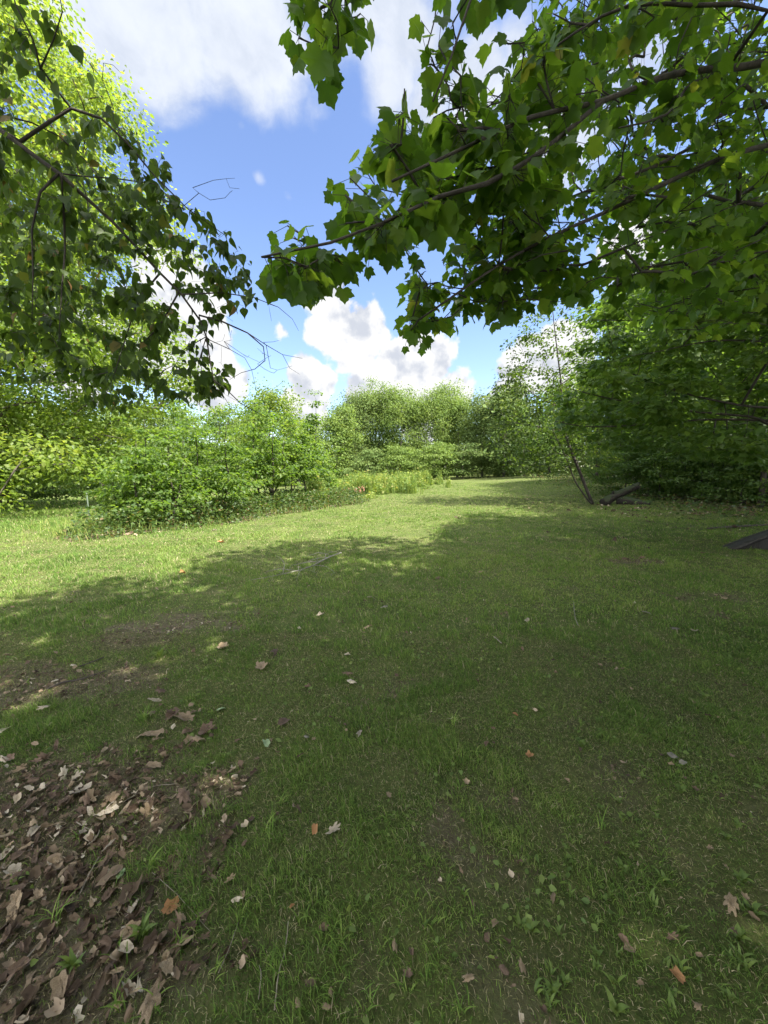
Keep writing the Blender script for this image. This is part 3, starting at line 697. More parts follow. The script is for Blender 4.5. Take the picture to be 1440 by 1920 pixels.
# --- slim leaning tree at the edge of the woods
def leaning_tree():
    r = np.random.default_rng(55); b0 = ground_at(1112, 946); D = b0[1]
    A = lambda px, py, dd=0: at(px, py, D+dd)
    limbs = [([A(1053, 765), A(1010, 745, -.3), A(975, 720, -.5)], .03, .008),
             ([A(1062, 810), A(1010, 800, -.4), A(950, 790, -.6)], .03, .008),
             ([A(1053, 720), A(1090, 690, .3), A(1120, 660, .4)], .025, .008),
             ([A(1085, 865), A(1040, 850, -.5), A(985, 880, -.8)], .02, .006),
             ([b0+np.array([-.15, -.1, .05]), A(1080, 905, -.2), A(1062, 860, -.3), A(1045, 825, -.4), A(1030, 790, -.5)], .038, .010)]
    root, s = guided('leaning_tree', 'slim leaning tree with two thin dark stems and sparse leaves beside the fallen log', 'tree', tuple(b0-[0, 0, .05]),
                     [A(1085, 880), A(1062, 820), A(1053, 765), A(1052, 720), A(1045, 660), A(1038, 600), A(1035, 560)], limbs, 55, trunk_r=.075, trunk_r1=.012)
    T = []
    def add(poly, n, d=1.6):
        for px, py in sample_poly(poly, n, r): T.append(A(px, py, d*(2*r.random()-1)))
    add([(965, 640), (1000, 560), (1070, 540), (1110, 600), (1120, 700), (1000, 700), (930, 700)], 62)
    add([(930, 690), (1120, 690), (1150, 760), (1150, 830), (1080, 860), (1060, 890), (970, 890), (925, 850)], 270)
    T = np.array(T); s.grow(T, r, step=.3, up=.4, arch=.06)
    finish(root, s, r, .005, M_barkd, 6); b = np.array(root.location)
    pos, tp, nrm, size, lv = clump_leaves(T, .42*(.7+.6*r.random(len(T))), 26, r, .40, .125, 1.0, .5)
    link('crown', leaves_mesh('crown', pos-b, tp, nrm, size, T_HEX, M_birch, r, lv*.9), root)  # darker birch leaf colour stands in for the shade on this crown
leaning_tree()

# ------------------------------------------------------------------ the other trees
def X(px, d): return pixdir(px, 880)[0]*d
# big bright tree filling the left
def big_left():
    x, y = -17.5, 17.5
    tree('broad_tree', 'tall broad tree with sunlit yellow-green crown filling the left side', 'tree', x, y, 21,
         [(0, 0, 15.5, 6.6, 6.4, 6.2), (1.0, -1, 10.5, 7.4, 6.6, 4.2), (1.5, -1.0, 6.0, 7.6, 6.2, 2.8), (0, -1, 3.2, 7, 6, 2.2), (-3, 0, 19, 4, 4, 3), (1.5, -5, 2.0, 6, 2.5, 1.6)], 800, 210, .155, M_bright, M_bark, tr=.38, seed=3, flat=.55, cr=1.15, templ=T_HEX, shell=.5, tip=.02)
big_left()
def small(name, label, px, d, h, w, mat, seed, n=60, per=90, ls=.2, group=None, low=.15, bark=None, flat=.85, templ=None, mask=None, tr=None, cr=None, shell=.5, yr=1.0):
    x = X(px, d); c = h*(1+low)/2
    bl = [(0, 0, c, w/2, w/2*yr, h*(1-low)/2), (w*.12, 0, h*.80, w*.30, w*.30, h*.2)]
    return tree(name, label, 'bush' if name.endswith('bush') or name == 'shrub' else 'tree', x, d, h, bl, n, per, ls, mat, bark or M_barkf, tr=tr or h*.018, seed=seed, flat=flat, cr=cr or .17*w, templ=templ, group=group, mask=mask, shell=shell, upb=.55, rnd=.7)
G1 = 'trees behind the tall weeds across the field'
small('round_tree', 'bright green round tree rising just behind the young saplings', 508, 32, 8.6, 5.4, M_bright, 101, 90, 110, .19)
small('field_tree', 'grey-green tree with tall domed crown, left end of the far treeline', 668, 56, 12.6, 7.6, M_fard, 102, 130, 170, .24, G1, low=.02)
small('field_tree', 'tallest far tree, its pale rounded top right above the tall weeds', 706, 57, 14.0, 7.0, M_far, 103, 130, 170, .23, G1, low=.04)
small('field_tree', 'pale yellow-green far tree just right of the tallest one', 752, 56, 12.6, 7.4, M_far, 104, 130, 170, .23, G1, low=.04)
small('field_tree', 'broad yellow-green far tree near the middle of the treeline', 815, 57, 12.9, 9.0, M_far, 105, 150, 170, .23, G1, low=.04)
small('field_tree', 'lower green tree at the right end of the sunlit treeline', 858, 54, 10.8, 6.4, M_far, 106, 110, 170, .23, G1, low=.02)
small('evergreen_tree', 'dark narrow tree behind the end of the mown strip, beside the yellow-green ones', 905, 50, 10.6, 5.4, M_fard, 107, 110, 170, .21, None, low=.02)
small('evergreen_tree', 'dark full tree behind the crest of the lawn, left of the leaning tree', 945, 47, 11.2, 5.6, M_fard, 108, 110, 170, .21, None, low=.0)
small('field_tree', 'small pale tree at the left foot of the treeline above the weeds', 630, 50, 9.4, 6.0, M_far, 109, 80, 110, .28, G1, low=.0)
small('shrub', 'low layered green shrub at the foot of the treeline right of the weeds', 815, 46, 4.6, 5.6, M_far, 110, 70, 90, .22, None, low=-.1, flat=.3)
small('shrub', 'low dark shrub at the end of the mown strip under the dark trees', 868, 46, 4.4, 5.0, M_fard, 111, 60, 90, .22, None, low=-.1, flat=.3)
small('shrub', 'small rounded shrub in front of the pale treeline behind the weeds', 745, 47, 4.4, 5.4, M_far, 112, 60, 90, .22, None, low=-.1, flat=.3)
small('shrub', 'dull green shrub under the domed far tree behind the weeds', 690, 47, 4.2, 5.0, M_fard, 113, 60, 90, .22, None, low=-.1, flat=.3)
G2 = 'trees beyond the left field'
for i, (px, d, h, w, mat, lab) in enumerate([
        (415, 58, 11.5, 9, M_far, 'hazy pale tree showing above the middle of the saplings'),
        (340, 60, 12.0, 9, M_far, 'pale rounded tree behind the left part of the saplings'),
        (270, 52, 11.0, 9, M_fard, 'dull green tree behind the hanging birch leaves'),
        (205, 46, 10.0, 8, M_far, 'sunlit green tree at the back of the left field, right of the broad tree'),
        (130, 44, 9.5, 8, M_fard, 'dark tree at the back of the left field, under the broad tree'),
        (50, 46, 10.5, 9, M_far, 'green tree at the back of the left field near the picture edge'),
        (560, 60, 10.5, 8, M_far, 'faint green tree between the saplings and the far treeline'),
        (465, 62, 12.0, 8, M_fard, 'grey-green tree just left of the bright round tree')]):
    small('field_tree', lab, px, d, h, w, mat, 120+i, 95, 100, .30, G2, low=0.0)
for i, (px, d, h, w, mat, lab) in enumerate([
        (190, 30, 3.6, 4.6, M_sap, 'pale layered bush at the far edge of the left field beside the post'),
        (100, 29, 3.2, 5.0, M_wood, 'shaded bush at the far edge of the left field, in the middle'),
        (20, 27, 3.6, 5.0, M_wood, 'dark bush at the far edge of the left field by the picture edge'),
        (250, 33, 4.2, 5.0, M_wood, 'deep green bush behind the left end of the saplings')]):
    small('field_bush', lab, px, d, h, w, mat, 140+i, 60, 110, .16, 'bushes along the far edge of the left field', low=-.1, flat=.3)
# woods at the right
G3 = 'trees of the woods at the right'
for i, (px, d, h, w, mat, low, ls, n, lab) in enumerate([
        (1120, 30, 9.3, 6.5, M_bright, .1, .20, 110, 'sunlit tree top glowing yellow-green behind the level boughs'),
        (1030, 40, 9.6, 7, M_wood, .0, .24, 100, 'green woodland tree behind the leaning tree'),
        (1185, 26, 12.5, 7, M_wood, .12, .17, 190, 'woodland tree rising behind the level boughs, right of the sunlit top'),
        (1290, 21, 14, 8, M_wood, .14, .16, 260, 'tall woodland tree filling the right above the low boughs'),
        (1395, 17, 13, 7.5, M_wood, .16, .14, 260, 'dense woodland tree near the right edge behind the dark trunks'),
        (1210, 42, 12, 8, M_fard, .0, .26, 90, 'dull tree far inside the woods'),
        (1340, 30, 15, 9, M_fard, .05, .22, 160, 'deep shaded tree far back behind the trunks at the right')]):
    small('woodland_tree', lab, px, d, h, w, mat, 160+i, n, 100, ls, G3, low=low, bark=M_barkd, mask=no_open)
# thin dark trunks with small crowns standing inside the woods
G4 = 'thin trunks inside the woods'
for i, (px, pyb, h, w, lab) in enumerate([
        (1195, 905, 6.5, 3.0, 'thin pole tree in the woods straight behind the log tip'),
        (1262, 915, 7.0, 3.2, 'slender dark trunk in the woods, leftmost of the three together'),
        (1345, 925, 7.5, 3.4, 'dark trunk in the woods, middle one of the three together'),
        (1392, 935, 8.0, 3.4, 'thicker dark trunk in the woods nearest the right edge'),
        (1425, 940, 7.0, 3.0, 'dark trunk in the woods cut by the picture edge')]):
    g = ground_at(px, pyb+12)
    tree('woodland_sapling', lab, 'tree', g[0], g[1], h, [(0, 0, h*.62, w*.6, w*.6, h*.36)], 60, 80, .13, M_wood, M_barkd, tr=.10, seed=180+i, flat=.35, cr=.6, templ=T_HEX, group=G4, shell=.3, mask=no_open)
# bushes along the woodland edge
for i, (px, py, h, w, n, lab) in enumerate([
        (1150, 898, 3.2, 4.2, 110, 'pale feathery bush behind the leaning tree at the end of the lit grass'),
        (1215, 905, 3.6, 4.2, 130, 'green bush right behind the raised log tip'),
        (1290, 925, 3.0, 4.2, 130, 'shaded bush under the level boughs'),
        (1370, 935, 3.2, 4.0, 130, 'dark bush between the woodland trunks'),
        (1435, 945, 3.0, 3.6, 120, 'dark bush against the right picture edge'),
        (1180, 896, 3.4, 4.4, 120, 'leafy bush closing the gap between the leaning stems and the woods'),
        (1245, 900, 3.6, 4.4, 120, 'deep green bush behind the log and below the level boughs'),
        (1105, 890, 3.0, 4.0, 90, 'bush at the crest of the lawn seen between the two leaning stems'),
        (1010, 892, 3.0, 4.6, 110, 'low green bush at the lawn crest left of the leaning stems')]):
    g = ground_at(px, py)
    tree('woodland_bush', lab, 'bush', g[0], g[1], h, [(0, 0, h*.5, w*.5, w*.5, h*.48), (0, 0, h*.2, w*.55, w*.5, h*.2)], n, 60, .12, M_wood, M_barkd, tr=.03, seed=200+i, flat=.35, cr=.42, templ=T_HEX, group='bushes at the woodland edge', shell=.3)
for i, (px, d, h, w, lab) in enumerate([
        (1175, 20.5, 3.4, 4.2, 'leafy bush just behind the raised log, hiding the trunk bases'),
        (1240, 18.5, 3.2, 4.2, 'dark leafy bush right of the raised log tip'),
        (1318, 16.5, 3.0, 4.0, 'wide low bush beneath the level boughs, left of two at the right'),
        (1405, 15.0, 3.0, 3.6, 'wide low bush beneath the level boughs, right of two at the right')]):
    small('woodland_bush', lab, px, d, h, w, M_wood, 215+i, 110, 70, .115, 'bushes under the level boughs', low=-.1, flat=.3, bark=M_barkd, templ=T_HEX, tr=.03, cr=.42, shell=.2)
# unseen trees that shade the lawn; the last two are added for extra darkening
for i, (x, y, h, w) in enumerate([(12.5, 1.5, 15, 10), (16.5, 9.5, 15, 9), (9.0, -6.5, 15, 9), (17, -6, 16, 10), (0.5, -9.5, 14, 9), (7, -13, 15, 12), (21, 4, 16, 11)]):
    tree('shade_tree', ('leafy tree standing just past the right edge, beyond the tilted board', 'leafy tree past the right edge, behind the dark woodland trunks', 'leafy tree standing behind and right of the viewer', 'wide leafy tree farthest behind the viewer on the right', 'leafy tree standing straight behind the viewer', 'unseen broad tree added for shade behind the others, back and right of the viewer', 'unseen leafy tree added for shade well out to the right in the woods')[i], 'tree', x, y, h, [(0, 0, h*.62, w*.5, w*.5, h*.34)], 260, 90, .22, M_maple, M_bark, tr=.22, seed=230+i, flat=.5, cr=1.1,
         group='trees around the viewer', mask=keep_right, shell=.3)

# far-off woods that read as one mass behind the separate trees
def far_woods():
    r = np.random.default_rng(400); P = []
    for a0, a1, d0, d1, h, n in [(-.95, -.15, 64, 84, 8.5, 420), (-.15, .34, 64, 84, 9.0, 300), (.28, 1.0, 44, 80, 11.0, 520)]:
        u = a0+(a1-a0)*r.random(n); d = d0+(d1-d0)*r.random(n); hh = h*(.55+.45*vnoise(u*24, d*.1, 5))*np.where(u > .46, 1.25, 1)
        P.append(np.stack([u*d, d, ground_z(u*d, d)+hh*r.random(n)], 1))
    P = np.concatenate(P); pos, tp, nrm, size, lv = clump_leaves(P, 2.1*(.7+.6*r.random(len(P))), 60, r, .6, .55, .6, .7)
    tag(link('far_woods', leaves_mesh('far_woods', pos, tp, nrm, size, T_HEX, M_fard, r, lv)), 'far woods closing the view behind the nearer trees', None, None, 'stuff')
far_woods()
#---PART3---
# ------------------------------------------------------------------ island of young saplings
G5 = 'young saplings in the clump on the lawn'
SAPS = [  # px, py of the foot, py of the top, crown width, label
    (222, 985, 868, 1.6, 'low leafy sapling at the left tip of the sapling clump'),
    (262, 990, 815, 1.8, 'yellow-green sapling second from the left tip of the clump'),
    (320, 987, 792, 2.0, 'dark-stemmed sapling in the front left of the clump'),
    (288, 962, 770, 2.4, 'light green sapling behind the front left of the clump'),
    (370, 978, 785, 2.0, 'sapling in the front row of the clump, left of the middle'),
    (352, 952, 752, 2.6, 'tall pale sapling in the back row, left of the middle'),
    (425, 972, 775, 2.2, 'dense sapling in the middle of the clump over the darkest gap'),
    (410, 945, 745, 2.8, 'tall sapling at the back of the middle of the clump'),
    (480, 950, 752, 2.4, 'sapling with a thick dark stem right of the middle'),
    (512, 956, 760, 2.2, 'sapling with the thickest front stem, forked near the ground'),
    (545, 948, 772, 2.2, 'leafy sapling with two thin stems toward the right end'),
    (497, 935, 735, 2.4, 'slender sapling whose spire tops the clump beside the round tree'),
    (572, 945, 790, 2.0, 'thin-stemmed sapling near the right end of the clump'),
    (590, 938, 742, 1.5, 'tall narrow sapling with sparse drooping tip at the right end'),
    (608, 935, 835, 1.7, 'short yellow-green sapling at the right tip of the clump'),
    (455, 962, 850, 1.6, 'short sapling filling the shade in front of the middle stems')]
for i, (px, py, pt, w, lab) in enumerate(SAPS):
    g = ground_at(px, py); h = float(at(px, pt, g[1])[2]-g[2]); r = np.random.default_rng(300+i)
    narrow = px in (590, 497)
    low = (.20, .12)[i % 2] if px >= 470 and px < 600 else (.16, .04, .10, .0)[i % 4]
    bl = [(0, 0, h*(.45+low/2), w*.46, w*.46, h*(.36-low/2)), (w*.1, 0, h*(.2+low), w*.55, w*.5, h*.12), (0, 0, h*.84, w*(.14 if narrow else .2), w*.2, h*.2)]+[(w*r.uniform(-.5, .5), w*r.uniform(-.4, .4), h*r.uniform(.62, .92), w*.14, w*.14, h*.16) for _ in range(2)]
    stems = None
    if i in (2, 9, 10, 7):
        stems = [bend_path((0, 0, 0), (.1, 0, h*.85), r), bend_path((.05, 0, 0), (w*.25, .1, h*.7), r, .08), bend_path((-.04, 0, 0), (-w*.22, 0, h*.6), r, .08)]
    tree('sapling', lab, 'sapling', g[0], g[1], h, bl, 34+int(h*7), 32, .115 if g[1] < 13 else .13, M_sap, M_barkd, tr=.040 if i not in (8, 9) else .06, seed=300+i, flat=.30, cr=.34, templ=T_HEX,
         group=G5, shell=.15, stems=stems, tip=.004, trunk_top=(r.normal(0, .12), 0, h*.93), upb=1.1, rnd=.5)

def scatter_poly(n, fn, x0, x1, y0, y1, r):
    X_ = x0+(x1-x0)*r.random(n); Y_ = y0+(y1-y0)*r.random(n); k = r.random(n) < fn(X_, Y_); return X_[k], Y_[k]
def card_stuff(name, x, y, h, lsize, mat, r, templ, per=1, upb=.7, rnd=.6, label=None):
    z = ground_z(x, y)+h; n = len(x); pos = np.stack([x, y, z], 1); tip = r.normal(0, 1, (n, 3)); tip[:, 2] *= .3
    nrm = np.array([0, 0, upb])+r.normal(0, rnd, (n, 3)); size = lsize*(.55+.8*r.random(n))
    o = link(name, leaves_mesh(name, pos, tip, nrm, size, templ, mat, r)); tag(o, label, None, None, 'stuff'); return o
r0 = np.random.default_rng(70)
x, y = scatter_poly(110000, lambda a, b: isl_mask(a, b)*.8, -10, 1, 7.5, 22, r0)
card_stuff('undergrowth', x, y, r0.random(len(x))**1.4*(.10+.60*isl_mask(x, y)**4), .085, M_under, r0, T_HEX)
x, y = scatter_poly(60000, lambda a, b: sstep(8.3, 11.5, a-.18*(b-12)+fbm(a, b, 5)*1.6-.8)*sstep(9, 12, b)*.75, 6, 30, 8, 40, r0)
card_stuff('woodland_undergrowth', x, y, r0.random(len(x))**2*.5, .10, M_under, r0, T_HEX)

# ------------------------------------------------------------------ blades
def blades(name, x, y, hgt, wid, r, mat=M_grass, lean=.6, z=None, lv=None, kind='stuff', flow=.18):
    n = len(x); z = ground_z(x, y) if z is None else z; a = r.random(n)*2*math.pi
    fl = fbm(x*1.7+9, y*1.7, 41, 2)*12; a = a*(1-flow)+fl*flow
    d = np.stack([np.cos(a), np.sin(a), 0*a], 1); b = r.random(n)*2*math.pi; sd = np.stack([np.cos(b), np.sin(b), 0*b], 1)
    ln = lean*(.3+1.0*r.random(n)); P0 = np.stack([x, y, z-.004], 1); h = hgt[:, None]; w = wid[:, None]*sd*.5
    up = np.array([0, 0, 1.0]); P1 = P0+up*h*.58+d*h*(ln[:, None]*.30); P2 = P0+up*h*(1-.28*ln[:, None])+d*h*ln[:, None]
    V = np.stack([P0-w, P0+w, P1+w*.8, P1-w*.8, P2], 1).reshape(-1, 3); i = np.arange(n)[:, None]*5
    if lv is None: lv = r.random(n)
    me = mk_mesh(name, V, [i+np.array([0, 1, 2, 3]), i+np.array([3, 2, 4])], mat, {'lv': np.repeat(lv, 5)})
    return me
def wedge(n, y0, y1, r, k=1.13, m=.9):
    yy = y0+(y1-y0)*r.random(n*2)**.75; xx = (2*r.random(n*2)-1)*(k*y1+m); s = np.abs(xx) < k*yy+m; return xx[s][:n], yy[s][:n]
def lawn():
    r = np.random.default_rng(80)
    for k, (n, y0, y1, w, hm, f0, f1) in enumerate([(450000, .35, 4.2, .0027, .85, 0, 2.2), (300000, 1.8, 9.0, .0060, 1.1, 4.0, 6.0), (330000, 4.5, 18, .011, 1.3, 9.0, 12), (210000, 10, 38, .024, 1.3, 18, 30)]):
        x, y = wedge(n, y0, y1, r)
        b = bare(x, y); den = fbm(x*1.3, y*1.3, 51, 4); d2 = fbm(x*6, y*6, 57, 3)
        keep = (r.random(len(x)) < sstep(y0, f0, y) if k else True) & (r.random(len(x)) < sstep(y1, f1, y)) & (r.random(len(x)) < np.clip((1.0-b)*(.30+1.05*sstep(.36, .58, den*.5+d2*.5)), .14, 1))
        x, y, b, den, d2 = x[keep], y[keep], b[keep], den[keep], d2[keep]
        tall = sstep(.50, .68, d2*.55+den*.45)
        hgt = (.014+.026*r.random(len(x))+.062*tall*r.random(len(x)))*hm
        fld = sstep(-4.5, -7.5, x)*sstep(8.5, 11, y)
        hgt = hgt + fld*(.10*r.random(len(x)))
        straw = r.random(len(x)) > (.90-.15*sstep(.5, .3, d2))
        lv = np.where(straw, .86+.14*r.random(len(x)), np.clip(.70*r.random(len(x))+.75*(1-fbm(x*1.1, y*1.1, 61, 4))-.28, 0, .85))
        me = blades('grass', x, y, hgt, np.full(len(x), w)*(.7+.6*r.random(len(x))), r, lv=lv, lean=1.0)
        tag(link('grass', me), 'short patchy turf of the shaded lawn', None, None, 'stuff')
    # dry thatch lying between the living blades
    for n, y0, y1, h0, w in [(280000, .35, 3.6, .007, .0024), (120000, 3.0, 9, .011, .006), (90000, 8, 22, .016, .013)]:
        x, y = wedge(n, y0, y1, r); k = r.random(len(x)) < .25+.75*np.clip(sstep(.62, .38, .5*fbm(x*1.3, y*1.3, 51, 4)+.5*fbm(x*6, y*6, 57, 3))+bare(x, y), 0, 1); x, y = x[k], y[k]
        me = blades('thatch', x, y, h0*(.6+r.random(len(x))), np.full(len(x), w)*(.6+.6*r.random(len(x))), r, M_thatch, lean=3.4, z=ground_z(x, y)+.006+.008*r.random(len(x)), flow=.1)
        tag(link('thatch', me), 'dry straw and moss lying in the turf', None, None, 'stuff')
    # unmown margin round the saplings
    x, y = scatter_poly(60000, lambda a, b: np.clip(np.exp(-(((a+7.6)/1.4)**2+((b-10.6)/1.6)**2))*.55+sstep(1.5, .2, isl_mask(a, b)+9*(1-sstep(0, .12, isl_mask(a, b))))*.35, 0, 1), -13, 2, 8, 23, r)
    me = blades('long_grass', x, y, .12+.30*r.random(len(x)), np.full(len(x), .010), r, M_weed, lean=.5, lv=r.random(len(x)))
    tag(link('long_grass', me), 'unmown pale grass round the sapling clump', None, None, 'stuff')
lawn()

def patch_w(a, b):
    c0 = ground_at(600, 938); c1 = ground_at(785, 908)
    px, py, f = to_pix(np.stack([a, b, ground_z(a, b)], 1)); e = (fbm(a*1.3, b*.9, 83, 3)-.5); return sstep(0, 1, np.minimum(np.minimum((px-585)/18+e*5, (806-px)/45+e*5), (946-.155*(px-590)-py)/9+e*5))*(b < 34)*.9
x, y = scatter_poly(260000, patch_w, -5, 5, 15, 34, r0)
n = min(len(x), 26000); x, y = x[:n], y[:n]
hh = (.30+1.55*sstep(.25, .75, fbm(x*.9, y*.7, 71, 3))*(.45+.55*r0.random(n)))*(.35+.65*patch_w(x, y))
me = blades('tall_weeds', x, y, hh*(.6+.5*r0.random(n)), np.full(n, .035), r0, M_weed, lean=.22, lv=np.clip(r0.random(n)*.7+.4*fbm(x*.8, y*.8, 77, 2)-.1, 0, 1), flow=.2)
tag(link('tall_weeds', me), 'patch of tall yellow-green weeds beyond the sapling clump', None, None, 'stuff')
k = r0.random(n) < .9; xx, yy, h2 = x[k], y[k], hh[k]
card_stuff('weed_leaves', xx, yy, h2*(.25+.70*r0.random(len(xx))), .13, M_weed, r0, T_QUAD, label='narrow leaves of the tall yellow-green weeds')

# ------------------------------------------------------------------ small broad leaves in the turf, and the litter
r1 = np.random.default_rng(90)
x, y = wedge(26000, .4, 5.5, r1); k = r1.random(len(x)) < np.clip(sstep(.48, .62, fbm(x*1.6, y*1.6, 91, 3))*(.35+.9*sstep(.0, .9, x))*(1-bare(x, y)*.7), 0, 1); x, y = x[k], y[k]
card_stuff('clover_and_weeds', x, y, .012+.022*r1.random(len(x)), .024, M_broad, r1, T_HEX, rnd=.45, label='small broad-leaved weeds and clover in the turf')
def curled(seed, kind):
    q = np.random.default_rng(seed); nth = 30; th = np.arange(nth)/nth*2*math.pi
    if kind == 'oak': rad = .50*(1+.26*np.cos(th*7+q.random()*6)); sx, sy = .62, 1.15
    elif kind == 'maple': rad = .52*(1+.16*np.cos(5*th-math.pi/2+math.pi)+.08*np.cos(11*th)); sx, sy = .9, 1
    elif kind == 'long': rad = .5*(1+.08*np.cos(th*9)); sx, sy = .42, 1.3
    else: rad = .5*(1+.06*np.cos(th*5)); sx, sy = .75, 1
    rad = rad*(1+q.normal(0, .07, nth)); P = [(0, 0, 0)]
    for f in (.35, .7, 1.0):
        for t, R in zip(th, rad): P.append((math.cos(t)*R*f*sx, math.sin(t)*R*f*sy, 0))
    P = np.array(P); cu = q.uniform(.9, 2.9); ang = q.uniform(-.6, .6); c, s_ = math.cos(ang), math.sin(ang)
    u = P[:, 0]*c+P[:, 1]*s_; v = -P[:, 0]*s_+P[:, 1]*c
    w = cu*2.0; uu = np.sin(u*w)/w; zz = (1-np.cos(u*w))/w
    P2 = np.stack([uu*c-v*s_, uu*s_+v*c, zz*(1 if q.random() < .6 else -1)+.10*np.sin(v*7+q.random()*6)*abs(v)+q.normal(0, .032, len(P))], 1); P2[:, 2] += .5*q.uniform(-.5, .5)*v**2
    P2[:, 2] -= P2[:, 2].min(); F3 = [(0, 1+i, 1+(i+1) % nth) for i in range(nth)]; F4 = []
    for k_ in range(2):
        a0 = 1+k_*nth; b0 = a0+nth; F4 += [(a0+i, b0+i, b0+(i+1) % nth, a0+(i+1) % nth) for i in range(nth)]
    return P2, [np.array(F3), np.array(F4)]
def tri_of(P, F): return P, np.concatenate([F[0], F[1][:, :3], F[1][:, [0, 2, 3]]])
KIND = {}
for kk in ('oak', 'maple', 'long', 'oval'):
    KIND[kk] = [mk_mesh('dead_leaf', *curled(500+ord(kk[0])+7*v+len(kk), kk), D_tan, None, False) for v in range(3)]
def curl_lo(seed):
    q = np.random.default_rng(seed); P = []; n = 9
    for j, yv in enumerate((-.5, -.15, .2, .5)):
        wd = (.16, .40, .36, .10)[j]*q.uniform(.75, 1.25)
        for i, xv in enumerate((-1, 0, 1)): P.append((xv*wd, yv+q.normal(0, .05), abs(xv)*wd*q.uniform(.1, 1.0)+q.normal(0, .06)+.3*yv*yv))
    F = []
    for j in range(3):
        for i in range(2): a = j*3+i; F += [(a, a+1, a+4), (a, a+4, a+3)]
    return np.array(P), np.array(F)
def shard(seed):
    q = np.random.default_rng(seed+50); n = 13; th = np.arange(n)/n*2*math.pi; rad = .5*(1+q.normal(0, .24, n)); sx = q.uniform(.28, .75)
    cu = q.uniform(1.0, 4.0); x = np.cos(th)*rad*sx; y = np.sin(th)*rad; z = cu*x*x+q.uniform(-.6, 1.0)*y*y+q.normal(0, .05, n)
    P = np.concatenate([[(0, 0, 0)], np.stack([x*.5, y*.5, z*.28], 1), np.stack([x, y, z], 1)])
    F = [(0, 1+i, 1+(i+1) % n) for i in range(n)]
    for i in range(n): a, b = 1+i, 1+(i+1) % n; F += [(a, a+n, b+n), (a, b+n, b)]
    return P, np.array(F)
T_DEAD = [shard(s) for s in range(14)]
def litter():
    r = np.random.default_rng(95)
    x, y = wedge(210000, .4, 7.0, r); b = bare(x, y); left = sstep(.3, -.5, x)
    k = r.random(len(x)) < np.clip(sstep(.25, .9, b)*(.22+.60*left*sstep(3.4, 1.4, y)), .012, 1); x, y = x[k], y[k]; n = len(x)
    big = sstep(2.6, 1.2, y)*sstep(-.1, -.7, x); size = .007+.032*r.random(n)**3+.044*big*r.random(n)**2.2
    pos = np.stack([x, y, ground_z(x, y)+.003+.020*r.random(n)], 1); tip = r.normal(0, 1, (n, 3)); tip[:, 2] *= .35; nrm = np.array([0, 0, .8])+r.normal(0, .55, (n, 3))
    lv = np.clip(r.random(n)**1.5, 0, 1)
    tag(link('leaf_litter', leaves_mesh('leaf_litter', pos, tip, nrm, size, T_DEAD, M_litter, r, lv)), 'brown leaf litter on worn soil', None, None, 'stuff')
    x, y = scatter_poly(30000, lambda a, b: bare(a, b)*.6, 4, 18, 7, 22, r); x2, y2 = scatter_poly(14000, lambda a, b: isl_mask(a, b), -9, 0, 8, 22, r); x = np.concatenate([x, x2]); y = np.concatenate([y, y2]); n = len(x)
    pos = np.stack([x, y, ground_z(x, y)+.01+.02*r.random(n)], 1); tip = r.normal(0, 1, (n, 3)); tip[:, 2] *= .25; nrm = np.array([0, 0, .9])+r.normal(0, .4, (n, 3))
    tag(link('leaf_litter', leaves_mesh('leaf_litter', pos, tip, nrm, .06+.06*r.random(n), T_DEAD, M_litter, r, r.random(n)**2)), 'brown leaf litter on the woodland floor', None, None, 'stuff')
litter()

